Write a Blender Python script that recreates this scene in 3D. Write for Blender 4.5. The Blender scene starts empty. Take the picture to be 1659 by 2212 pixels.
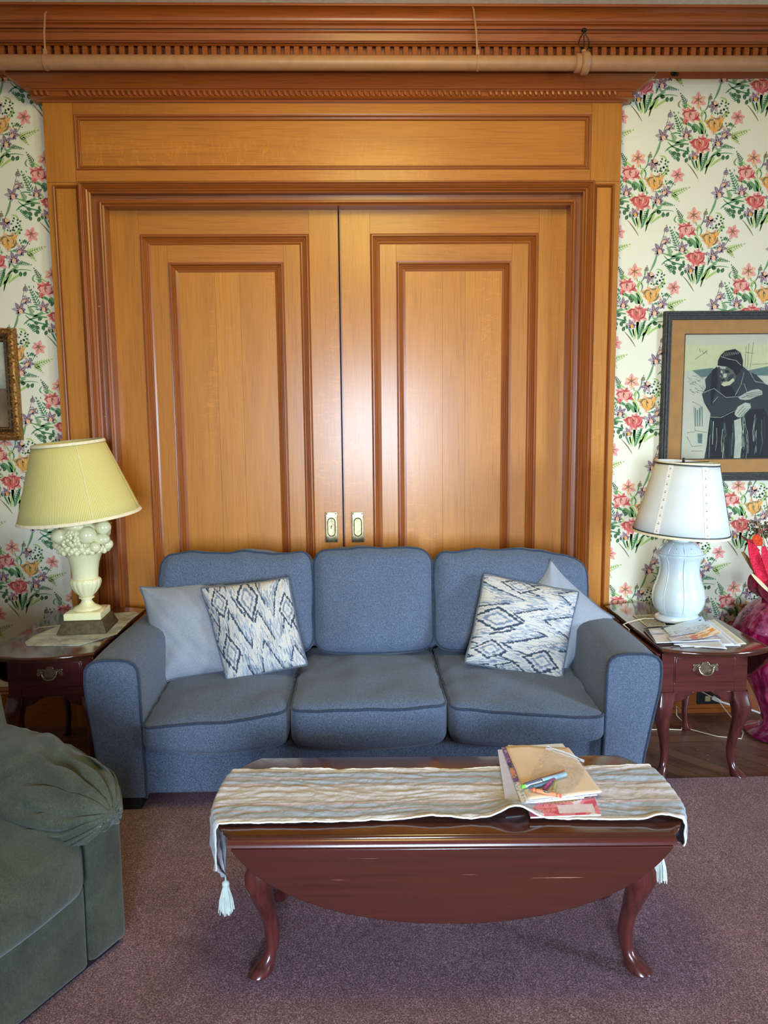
import bpy, bmesh, math, random
from math import sin, cos, pi, sqrt, exp
from mathutils import Vector, Matrix, noise

# ---------------------------------------------------------------- camera, world, lights
S = bpy.context.scene
COL = S.collection
FPX, CX, CY = 1600.0, 829.5, 1106.0
dv = Vector((133.5, 13394.0, 1600.0)).normalized()
_b = 0.0242
uv_ = Vector((1.0, -(133.5 + 1600 * _b) / 13394, _b)).normalized()
vv_ = uv_.cross(dv)
CAM = Vector((0.0, -3.66672, 1.5))
def ray(px, py):
    c = Vector(((px - CX) / FPX, (py - CY) / FPX, 1.0))
    return Vector((uv_.dot(c), vv_.dot(c), -dv.dot(c)))
def at(px, py, y):
    r = ray(px, py); return CAM + r * ((y - CAM.y) / r.y)
def atz(px, py, z):
    r = ray(px, py); return CAM + r * ((z - CAM.z) / r.z)
cam_d = bpy.data.cameras.new('camera'); cam = bpy.data.objects.new('camera', cam_d); COL.objects.link(cam)
cam_d.sensor_fit = 'VERTICAL'; cam_d.sensor_height = 24.0
cam_d.lens = FPX / 2212 * 24.0
cam_d.clip_start = 0.05
X = Vector((uv_.x, vv_.x, -dv.x)); Yd = Vector((uv_.y, vv_.y, -dv.y)); Zf = Vector((uv_.z, vv_.z, -dv.z))
m = Matrix((X, -Yd, -Zf)).transposed().to_4x4(); m.translation = CAM
cam.matrix_world = m
S.camera = cam
S.view_settings.view_transform = 'Standard'
S.view_settings.look = 'None'
S.view_settings.gamma = 1.0
S.view_settings.use_curve_mapping = False
S.view_settings.exposure = -0.12

def lin(c):
    return tuple(((v / 255) / 12.92 if v / 255 <= 0.04045 else ((v / 255 + 0.055) / 1.055) ** 2.4) for v in c)
W = bpy.data.worlds.new('world'); S.world = W; W.use_nodes = True
bg = W.node_tree.nodes['Background']; bg.inputs[0].default_value = (1.0, 0.93, 0.84, 1); bg.inputs[1].default_value = 0.21
def area(name, loc, target, sx, sy, power, color, spread=62):
    l = bpy.data.lights.new(name, 'AREA'); l.shape = 'RECTANGLE'; l.size = sx; l.size_y = sy
    l.energy = power; l.color = color
    l.spread = math.radians(spread)
    o = bpy.data.objects.new(name, l); COL.objects.link(o); o.location = loc
    o.rotation_euler = (Vector(target) - Vector(loc)).to_track_quat('-Z', 'Y').to_euler()
    return o
area('window_light_left', (0.15, -6.6, 1.35), (0.35, 0, 0.40), 1.3, 1.4, 60, (0.60, 0.79, 1.0))
area('window_light_right', (5.7, -4.2, 1.5), (1.0, -0.5, 0.5), 1.1, 1.5, 50, (0.60, 0.79, 1.0))
pl = bpy.data.lights.new('ceiling_lamp_light', 'POINT'); pl.energy = 72; pl.color = (1.0, 0.83, 0.28); pl.shadow_soft_size = 0.4
po = bpy.data.objects.new('ceiling_lamp_light', pl); COL.objects.link(po); po.location = (0.1, -1.75, 3.0)

# ---------------------------------------------------------------- materials
def nodes(name):
    m = bpy.data.materials.new(name); m.use_nodes = True
    nt = m.node_tree; return m, nt, nt.nodes['Principled BSDF']
def N(nt, t, **kw):
    n = nt.nodes.new(t)
    for k, v in kw.items():
        if k.startswith('i_'):
            n.inputs[k[2:].replace('_', ' ')].default_value = v
        else: setattr(n, k, v)
    return n
def L(nt, a, b): nt.links.new(a, b)
def mixrgb(nt, fac, a, b, mode='MIX'):
    n = nt.nodes.new('ShaderNodeMix'); n.data_type = 'RGBA'; n.blend_type = mode; n.clamp_factor = True
    for sock, val in ((n.inputs[0], fac), (n.inputs[6], a), (n.inputs[7], b)):
        if isinstance(val, (int, float)): sock.default_value = val
        elif isinstance(val, tuple): sock.default_value = (*val, 1) if len(val) == 3 else val
        else: nt.links.new(val, sock)
    return n.outputs[2]
def ramp(nt, fac, stops):
    n = nt.nodes.new('ShaderNodeValToRGB'); nt.links.new(fac, n.inputs[0])
    e = n.color_ramp.elements
    while len(e) < len(stops): e.new(0.5)
    for k, (p, c) in enumerate(stops):
        e[k].position = p; e[k].color = (*c, 1)
    return n.outputs[0]
def bump(nt, bsdf, h, strength, dist=0.01):
    b = N(nt, 'ShaderNodeBump'); b.inputs['Strength'].default_value = strength; b.inputs['Distance'].default_value = dist
    nt.links.new(h, b.inputs['Height']); nt.links.new(b.outputs[0], bsdf.inputs['Normal'])
def coords(nt, scale, kind='Object', rot=(0, 0, 0)):
    tc = N(nt, 'ShaderNodeTexCoord'); mp = N(nt, 'ShaderNodeMapping')
    mp.inputs['Scale'].default_value = scale; mp.inputs['Rotation'].default_value = rot
    L(nt, tc.outputs[kind], mp.inputs[0]); return mp
def noise_tex(nt, vec, scale, detail=4, rough=0.6, dist=0.0):
    n = N(nt, 'ShaderNodeTexNoise'); n.inputs['Scale'].default_value = scale; n.inputs['Detail'].default_value = detail
    n.inputs['Roughness'].default_value = rough; n.inputs['Distortion'].default_value = dist
    L(nt, vec, n.inputs['Vector']); return n
def plain(name, c, rough=0.5, metal=0.0, spec=0.5, coat=0.0, vary=0.06, scale=40, bmp=0.0):
    m, nt, b = nodes(name)
    mp = coords(nt, (1, 1, 1)); n = noise_tex(nt, mp.outputs[0], scale)
    a = lin(c); lo = tuple(v * (1 - vary * 2) for v in a); hi = tuple(min(1, v * (1 + vary * 2)) for v in a)
    L(nt, ramp(nt, n.outputs[0], [(0.3, lo), (0.7, hi)]), b.inputs['Base Color'])
    b.inputs['Roughness'].default_value = rough; b.inputs['Metallic'].default_value = metal
    b.inputs['Specular IOR Level'].default_value = spec; b.inputs['Coat Weight'].default_value = coat
    b.inputs['Coat Roughness'].default_value = 0.1
    if bmp: bump(nt, b, n.outputs[0], bmp, 0.004)
    return m
def oak(name, base, dark, grain='Z', rough=0.36, ray_amt=0.45):
    m, nt, b = nodes(name)
    at_ = N(nt, 'ShaderNodeAttribute'); at_.attribute_name = 'tone'
    off = N(nt, 'ShaderNodeVectorMath', operation='SCALE'); off.inputs['Scale'].default_value = 7.3
    L(nt, at_.outputs['Vector'], off.inputs[0])
    tc = N(nt, 'ShaderNodeTexCoord'); add = N(nt, 'ShaderNodeVectorMath', operation='ADD')
    L(nt, tc.outputs['Object'], add.inputs[0]); L(nt, off.outputs[0], add.inputs[1])
    def mapped(s):
        mp = N(nt, 'ShaderNodeMapping'); mp.inputs['Scale'].default_value = s; L(nt, add.outputs[0], mp.inputs[0]); return mp.outputs[0]
    st = {'Z': (130, 130, 3.0), 'X': (3.0, 130, 130), 'Y': (130, 3.0, 130)}[grain]
    st2 = {'Z': (9, 9, 1.1), 'X': (1.1, 9, 9), 'Y': (9, 1.1, 9)}[grain]
    fl = {'Z': (26, 26, 90), 'X': (90, 26, 26), 'Y': (26, 90, 26)}[grain]
    g = noise_tex(nt, mapped(st), 1.6, 6, 0.65, 0.3)
    g2 = noise_tex(nt, mapped(st2), 1.0, 4, 0.6, 0.8)
    c1 = ramp(nt, g.outputs[0], [(0.30, lin(dark)), (0.46, lin(base)), (0.78, tuple(min(1, v * 1.16) for v in lin(base)))])
    c2 = ramp(nt, g2.outputs[0], [(0.3, (0.88, 0.85, 0.80)), (0.7, (1.06, 1.05, 1.02))])
    c = mixrgb(nt, 1.0, c1, c2, 'MULTIPLY')
    f = noise_tex(nt, mapped(fl), 0.42, 2, 0.5, 1.6)
    zone = noise_tex(nt, mapped(tuple(v * 0.3 for v in st2)), 1.4, 2, 0.5)
    z1 = N(nt, 'ShaderNodeMath', operation='MULTIPLY'); z1.inputs[1].default_value = 1
    fr = ramp(nt, f.outputs[0], [(0.56, (0, 0, 0)), (0.62, (1, 1, 1)), (0.66, (0, 0, 0))])
    zr = ramp(nt, zone.outputs[0], [(0.5, (0, 0, 0)), (0.62, (1, 1, 1))])
    L(nt, fr, z1.inputs[0]); z2 = N(nt, 'ShaderNodeMath', operation='MULTIPLY'); L(nt, z1.outputs[0], z2.inputs[0]); L(nt, zr, z2.inputs[1])
    z3 = N(nt, 'ShaderNodeMath', operation='MULTIPLY'); L(nt, z2.outputs[0], z3.inputs[0]); z3.inputs[1].default_value = ray_amt
    c = mixrgb(nt, z3.outputs[0], c, tuple(min(1, v * 1.5) for v in lin(base)))
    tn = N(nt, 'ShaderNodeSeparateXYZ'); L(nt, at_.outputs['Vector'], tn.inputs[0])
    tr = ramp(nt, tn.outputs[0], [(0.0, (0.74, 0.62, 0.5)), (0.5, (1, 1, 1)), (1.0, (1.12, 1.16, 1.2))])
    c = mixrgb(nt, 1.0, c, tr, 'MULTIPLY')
    L(nt, c, b.inputs['Base Color'])
    b.inputs['Roughness'].default_value = rough + 0.14; b.inputs['Specular IOR Level'].default_value = 0.35; b.inputs['Coat Weight'].default_value = 0.55; b.inputs['Coat Roughness'].default_value = 0.24
    bump(nt, b, g.outputs[0], 0.10, 0.003)
    return m
def mahog(name, base, dark, rough=0.22, axis=0, scratch=False, coat=0.5):
    m, nt, b = nodes(name)
    sc = [45, 45, 45]; sc[axis] = 2.0
    mp = coords(nt, tuple(sc)); g = noise_tex(nt, mp.outputs[0], 1.2, 5, 0.6, 0.4)
    c = ramp(nt, g.outputs[0], [(0.3, lin(dark)), (0.62, lin(base))])
    if scratch:
        mp2 = coords(nt, (3.0, 1, 260), 'Object', (0, 0.02, 0)); s = noise_tex(nt, mp2.outputs[0], 1.0, 1, 0.3)
        mp3 = coords(nt, (9, 9, 9)); z = noise_tex(nt, mp3.outputs[0], 1.0, 2, 0.5)
        sr = ramp(nt, s.outputs[0], [(0.745, (0, 0, 0)), (0.76, (1, 1, 1))]); zr = ramp(nt, z.outputs[0], [(0.5, (0, 0, 0)), (0.6, (1, 1, 1))])
        k = N(nt, 'ShaderNodeMath', operation='MULTIPLY'); L(nt, sr, k.inputs[0]); L(nt, zr, k.inputs[1])
        c = mixrgb(nt, k.outputs[0], c, lin((190, 130, 110)))
    L(nt, c, b.inputs['Base Color']); b.inputs['Roughness'].default_value = rough
    b.inputs['Coat Weight'].default_value = coat; b.inputs['Coat Roughness'].default_value = 0.12
    return m
def fabric(name, base, light, dark, scale=600, rough=0.95, bmp=0.25, patch=0.0, sheen=0.15, aniso=1.0):
    m, nt, b = nodes(name)
    mp = coords(nt, (1, 1, 1 / aniso)); n1 = noise_tex(nt, mp.outputs[0], scale, 2, 0.7)
    mp2 = coords(nt, (1, 1, 0.35)); n2 = noise_tex(nt, mp2.outputs[0], scale * 0.5, 3, 0.8)
    c = ramp(nt, n1.outputs[0], [(0.32, lin(dark)), (0.5, lin(base)), (0.68, lin(light))])
    c2 = ramp(nt, n2.outputs[0], [(0.35, (0.82, 0.82, 0.82)), (0.65, (1.15, 1.15, 1.15))])
    c = mixrgb(nt, 1.0, c, c2, 'MULTIPLY')
    if patch:
        n3 = noise_tex(nt, mp.outputs[0], 7, 4, 0.6, 0.6)
        c = mixrgb(nt, patch, c, ramp(nt, n3.outputs[0], [(0.3, (0.55, 0.55, 0.55)), (0.7, (1.5, 1.5, 1.45))]), 'MULTIPLY')
    L(nt, c, b.inputs['Base Color']); b.inputs['Roughness'].default_value = rough
    b.inputs['Sheen Weight'].default_value = sheen; b.inputs['Sheen Roughness'].default_value = 0.5
    b.inputs['Specular IOR Level'].default_value = 0.2
    bump(nt, b, n1.outputs[0], bmp, 0.002)
    return m
def vcol(name, rough=0.8, spec=0.3, fine=0, attr='Col', bmp=0.0):
    m, nt, b = nodes(name)
    a = N(nt, 'ShaderNodeAttribute'); a.attribute_name = attr
    c = a.outputs['Color']
    mp = coords(nt, (1, 1, 1)); n = noise_tex(nt, mp.outputs[0], fine or 300, 3, 0.7)
    c = mixrgb(nt, 1.0, c, ramp(nt, n.outputs[0], [(0.3, (0.88, 0.88, 0.88)), (0.7, (1.1, 1.1, 1.1))]), 'MULTIPLY')
    L(nt, c, b.inputs['Base Color']); b.inputs['Roughness'].default_value = rough; b.inputs['Specular IOR Level'].default_value = spec
    if bmp: bump(nt, b, n.outputs[0], bmp, 0.002)
    return m

M = {}
M['oak_v'] = oak('oak_vertical_grain', (184, 116, 32), (162, 96, 22), 'Z')
M['oak_h'] = oak('oak_horizontal_grain', (178, 109, 32), (154, 88, 22), 'X')
M['oak_mv'] = oak('oak_moulding_vertical', (152, 82, 26), (108, 52, 14), 'Z', 0.28, 0.0)
M['oak_mh'] = oak('oak_moulding_horizontal', (152, 82, 26), (108, 52, 14), 'X', 0.28, 0.0)
M['crown'] = oak('stained_oak_cornice', (154, 80, 28), (116, 54, 16), 'X', 0.33, 0.0)
M['groove'] = plain('dark_joint', (48, 22, 10), 0.8)  # dark brown backing colour behind the joints between boards
M['paper'] = plain('wallpaper_ground', (232, 225, 200), 0.75, vary=0.01, scale=6, spec=0.25)
M['plaster'] = plain('ceiling_plaster', (225, 218, 205), 0.9)
M['pipe'] = plain('tan_pipe_paint', (166, 120, 84), 0.45, vary=0.05, scale=25)
M['iron'] = plain('dark_iron', (45, 42, 36), 0.4, metal=0.8)
M['brass'] = plain('antique_brass', (150, 135, 100), 0.35, metal=0.9, vary=0.15, scale=60)
M['brassl'] = plain('polished_brass', (190, 180, 150), 0.25, metal=0.95, vary=0.1, scale=60)
M['sofa'] = fabric('heather_blue_grey_upholstery', (80, 90, 108), (124, 136, 158), (42, 49, 64), 560)
M['piping'] = fabric('blue_grey_piping', (48, 58, 76), (64, 76, 96), (34, 42, 56), 500)
M['greyp'] = fabric('pale_grey_pillow_cloth', (146, 149, 158), (166, 169, 178), (128, 131, 141), 900, bmp=0.12)
M['greypipe'] = fabric('grey_pillow_piping', (92, 98, 110), (110, 116, 128), (74, 80, 92), 500)
M['ikat'] = vcol('ikat_woven_cloth', 0.9, 0.2, 380, bmp=0.25)
M['green'] = fabric('sage_green_microsuede', (66, 69, 56), (76, 79, 66), (56, 59, 48), 500, bmp=0.05, patch=0.75, sheen=0.2)
M['mah_top'] = mahog('mahogany_top', (80, 40, 26), (56, 27, 18), 0.14, 0, coat=0.8)
M['mah'] = mahog('mahogany_red', (92, 40, 34), (72, 28, 24), 0.25, 0)
M['mah_leaf'] = mahog('mahogany_leaf_scratched', (76, 31, 23), (64, 26, 20), 0.3, 0, True)
M['mah_leg'] = mahog('mahogany_leg', (92, 40, 36), (58, 24, 22), 0.22, 2)
M['dark'] = plain('dark_underside', (24, 15, 13), 0.7)
M['black'] = plain('black_plastic', (18, 18, 20), 0.5)
M['white'] = plain('white_plastic', (225, 222, 215), 0.4)
M['cord'] = plain('ivory_cord', (205, 190, 160), 0.5)
M['ceramic_y'] = plain('glazed_cream_ceramic', (238, 230, 180), 0.18, coat=0.6, vary=0.02, scale=10)
M['ceramic_w'] = plain('glazed_white_ceramic', (212, 224, 226), 0.15, coat=0.7, vary=0.02, scale=14)
M['bronzeb'] = plain('bronze_plinth', (88, 76, 50), 0.45, metal=0.3, vary=0.2, scale=60)
M['shade_trim'] = plain('pale_shade_binding', (236, 222, 190), 0.8)
M['shade_w'] = plain('white_paper_shade', (222, 226, 224), 0.7, vary=0.01)
M['shade_strip'] = plain('pierced_shade_strip', (244, 243, 236), 0.7, vary=0.01)
M['darktrim'] = plain('dark_olive_trim', (58, 62, 50), 0.6)
M['gilt'] = plain('burnished_gilt', (150, 104, 48), 0.4, metal=0.55, vary=0.35, scale=120, bmp=0.6)
M['giltdark'] = plain('dark_gilt_recess', (70, 48, 24), 0.5, metal=0.3, vary=0.3, scale=90)
M['pframe'] = plain('weathered_black_frame', (58, 56, 52), 0.6, vary=0.3, scale=90, bmp=0.5)
M['mat'] = plain('ochre_picture_mat', (202, 148, 84), 0.7, vary=0.04, scale=20)
M['print'] = plain('cream_print_paper', (222, 214, 184), 0.6, vary=0.02, scale=9)
M['ink'] = plain('black_print_ink', (22, 24, 22), 0.6)
M['ink2'] = plain('charcoal_print_ink', (58, 62, 60), 0.6)
M['ink3'] = plain('sea_green_print_ink', (112, 136, 122), 0.6)
M['skin'] = plain('pale_print_highlight', (206, 204, 176), 0.6)
def ribbed():
    m, nt, b = nodes('ribbed_yellow_shade_cloth')
    u = N(nt, 'ShaderNodeUVMap'); sx = N(nt, 'ShaderNodeSeparateXYZ'); L(nt, u.outputs[0], sx.inputs[0])
    k = N(nt, 'ShaderNodeMath', operation='MULTIPLY'); k.inputs[1].default_value = 2 * pi * 230; L(nt, sx.outputs[0], k.inputs[0])
    s = N(nt, 'ShaderNodeMath', operation='SINE'); L(nt, k.outputs[0], s.inputs[0])
    s2 = N(nt, 'ShaderNodeMath', operation='MULTIPLY_ADD'); s2.inputs[1].default_value = 0.5; s2.inputs[2].default_value = 0.5; L(nt, s.outputs[0], s2.inputs[0])
    c = ramp(nt, s2.outputs[0], [(0.1, lin((196, 180, 104))), (0.8, lin((228, 214, 138)))])
    L(nt, c, b.inputs['Base Color']); b.inputs['Roughness'].default_value = 0.85
    bump(nt, b, s2.outputs[0], 0.3, 0.002); return m
M['shade_y'] = ribbed()
def carpet():
    m, nt, b = nodes('mauve_cut_pile_carpet')
    mp = coords(nt, (1, 1, 1)); n = noise_tex(nt, mp.outputs[0], 230, 4, 0.8); n2 = noise_tex(nt, mp.outputs[0], 4.5, 4, 0.6, 0.4)
    mp3 = coords(nt, (1, 0.5, 1)); n3 = noise_tex(nt, mp3.outputs[0], 60, 3, 0.7)
    c = ramp(nt, n.outputs[0], [(0.36, lin((74, 44, 50))), (0.5, lin((140, 96, 104))), (0.64, lin((216, 176, 182)))])
    c = mixrgb(nt, 0.6, c, ramp(nt, n3.outputs[0], [(0.35, (0.7, 0.7, 0.7)), (0.65, (1.3, 1.3, 1.3))]), 'MULTIPLY')
    c = mixrgb(nt, 1.0, c, ramp(nt, n2.outputs[0], [(0.32, (0.86, 0.82, 0.80)), (0.68, (1.12, 1.12, 1.14))]), 'MULTIPLY')
    L(nt, c, b.inputs['Base Color']); b.inputs['Roughness'].default_value = 1.0; b.inputs['Specular IOR Level'].default_value = 0.05
    b.inputs['Sheen Weight'].default_value = 0.2
    bump(nt, b, n.outputs[0], 0.9, 0.012); return m
M['carpet'] = carpet()
def planks(name, rot, w):
    m, nt, b = nodes(name)
    mp = coords(nt, (1, 1, 1), 'Object', (0, 0, rot))
    br = N(nt, 'ShaderNodeTexBrick'); br.inputs['Scale'].default_value = 1.0; br.inputs['Brick Width'].default_value = 1.1; br.inputs['Row Height'].default_value = w
    br.inputs['Mortar Size'].default_value = 0.0016; br.inputs['Color1'].default_value = (*lin((126, 84, 62)), 1); br.inputs['Color2'].default_value = (*lin((98, 62, 46)), 1)
    br.inputs['Mortar'].default_value = (*lin((22, 12, 8)), 1); L(nt, mp.outputs[0], br.inputs[0])
    mp2 = coords(nt, (2, 60, 2), 'Object', (0, 0, rot)); g = noise_tex(nt, mp2.outputs[0], 1.3, 5)
    c = mixrgb(nt, 0.8, br.outputs[0], ramp(nt, g.outputs[0], [(0.3, (0.75, 0.75, 0.75)), (0.7, (1.2, 1.18, 1.15))]), 'MULTIPLY')
    sp = noise_tex(nt, coords(nt, (1, 1, 1)).outputs[0], 90, 1, 0.3)
    c = mixrgb(nt, ramp(nt, sp.outputs[0], [(0.77, (0, 0, 0)), (0.79, (1, 1, 1))]), c, lin((190, 175, 160)))
    L(nt, c, b.inputs['Base Color']); b.inputs['Roughness'].default_value = 0.38; return m
M['plank_x'] = planks('hardwood_border_boards', 0, 0.075)
M['plank_d'] = planks('hardwood_field_boards', math.radians(52), 0.075)
def glass_pink():
    m, nt, b = nodes('magenta_glass')
    mp = coords(nt, (9, 9, 2.0)); n = noise_tex(nt, mp.outputs[0], 1.5, 4, 0.6, 2.2)
    L(nt, ramp(nt, n.outputs[0], [(0.35, lin((140, 20, 70))), (0.52, lin((205, 50, 120))), (0.66, lin((240, 130, 180)))]), b.inputs['Base Color'])
    b.inputs['Roughness'].default_value = 0.06; b.inputs['Transmission Weight'].default_value = 0.65; b.inputs['IOR'].default_value = 1.45; b.inputs['Coat Weight'].default_value = 0.6
    return m
M['glassp'] = glass_pink()
def film():
    m, nt, b = nodes('clear_plastic_film')
    out = nt.nodes['Material Output']
    tr = N(nt, 'ShaderNodeBsdfTransparent'); tr.inputs[0].default_value = (0.985, 0.988, 0.99, 1)
    gl = N(nt, 'ShaderNodeBsdfGlossy'); gl.inputs['Roughness'].default_value = 0.08
    mp = coords(nt, (1, 1, 1)); n = noise_tex(nt, mp.outputs[0], 55, 4, 0.6, 1.0)
    bp = N(nt, 'ShaderNodeBump'); bp.inputs['Strength'].default_value = 1.0; bp.inputs['Distance'].default_value = 0.014
    L(nt, n.outputs[0], bp.inputs['Height']); L(nt, bp.outputs[0], gl.inputs['Normal'])
    fz = N(nt, 'ShaderNodeLayerWeight'); fz.inputs[0].default_value = 0.25; L(nt, bp.outputs[0], fz.inputs['Normal'])
    pw = N(nt, 'ShaderNodeMath', operation='POWER'); pw.inputs[1].default_value = 2.5; L(nt, fz.outputs['Facing'], pw.inputs[0])
    ad = N(nt, 'ShaderNodeMath', operation='MULTIPLY_ADD'); ad.inputs[1].default_value = 0.75; ad.inputs[2].default_value = 0.03; L(nt, pw.outputs[0], ad.inputs[0])
    mx = N(nt, 'ShaderNodeMixShader'); L(nt, ad.outputs[0], mx.inputs[0]); L(nt, tr.outputs[0], mx.inputs[1]); L(nt, gl.outputs[0], mx.inputs[2])
    L(nt, mx.outputs[0], out.inputs[0]); return m
M['film'] = film()
def pane():
    m, nt, b = nodes('picture_glass')
    out = nt.nodes['Material Output']
    tr = N(nt, 'ShaderNodeBsdfTransparent'); gl = N(nt, 'ShaderNodeBsdfGlossy'); gl.inputs['Roughness'].default_value = 0.03
    fz = N(nt, 'ShaderNodeFresnel'); fz.inputs[0].default_value = 1.45
    mx = N(nt, 'ShaderNodeMixShader'); L(nt, fz.outputs[0], mx.inputs[0]); L(nt, tr.outputs[0], mx.inputs[1]); L(nt, gl.outputs[0], mx.inputs[2])
    L(nt, mx.outputs[0], out.inputs[0]); return m
M['pane'] = pane()
def runner_mat():
    m, nt, b = nodes('striped_crinkled_runner_cloth')
    u = N(nt, 'ShaderNodeUVMap'); 
    mp = N(nt, 'ShaderNodeMapping'); mp.inputs['Scale'].default_value = (14, 3, 1); L(nt, u.outputs[0], mp.inputs[0])
    wob = noise_tex(nt, mp.outputs[0], 1.0, 3, 0.6)
    sx = N(nt, 'ShaderNodeSeparateXYZ'); L(nt, u.outputs[0], sx.inputs[0])
    w = N(nt, 'ShaderNodeMath', operation='MULTIPLY_ADD'); w.inputs[1].default_value = 0.025; L(nt, wob.outputs[0], w.inputs[0]); L(nt, sx.outputs[1], w.inputs[2])
    a = lin((196, 190, 194)); bl = lin((158, 168, 184)); pk = lin((186, 152, 148)); ed = lin((206, 202, 206)); tn = lin((150, 136, 132))
    c = ramp(nt, w.outputs[0], [(0.0, ed), (0.05, ed), (0.07, tn), (0.10, bl), (0.17, bl), (0.19, pk), (0.21, bl), (0.28, bl), (0.30, pk), (0.32, a), (0.33, tn), (0.35, a),
        (0.62, a), (0.64, tn), (0.66, a), (0.68, pk), (0.70, bl), (0.78, bl), (0.80, pk), (0.82, bl), (0.89, bl), (0.92, tn), (0.95, ed)][:23])
    mp2 = N(nt, 'ShaderNodeMapping'); mp2.inputs['Scale'].default_value = (60, 16, 1); L(nt, u.outputs[0], mp2.inputs[0])
    br = noise_tex(nt, mp2.outputs[0], 1.0, 4, 0.65, 1.5)
    c = mixrgb(nt, 0.55, c, ramp(nt, br.outputs[0], [(0.36, (0.80, 0.77, 0.76)), (0.52, (1.10, 1.10, 1.10))]), 'MULTIPLY')
    L(nt, c, b.inputs['Base Color']); b.inputs['Roughness'].default_value = 0.7; b.inputs['Sheen Weight'].default_value = 0.2
    bump(nt, b, br.outputs[0], 0.5, 0.006); return m
M['runner'] = runner_mat()
M['tassel'] = plain('ivory_tassel_thread', (216, 222, 212), 0.8)
M['doily'] = plain('grey_green_quilted_mat', (176, 182, 178), 0.35, vary=0.25, scale=18, bmp=0.6)
M['envelope'] = plain('manila_envelope', (226, 200, 176), 0.8, vary=0.02, scale=12)
M['pwhite'] = plain('white_paper', (216, 218, 226), 0.7, vary=0.02, scale=20)
M['vpaper'] = vcol('printed_paper', 0.45, 0.4, 60)
def col(name, c, rough=0.5, **k):
    if name not in M: M[name] = plain(name, c, rough, **k)
    return M[name]

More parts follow.
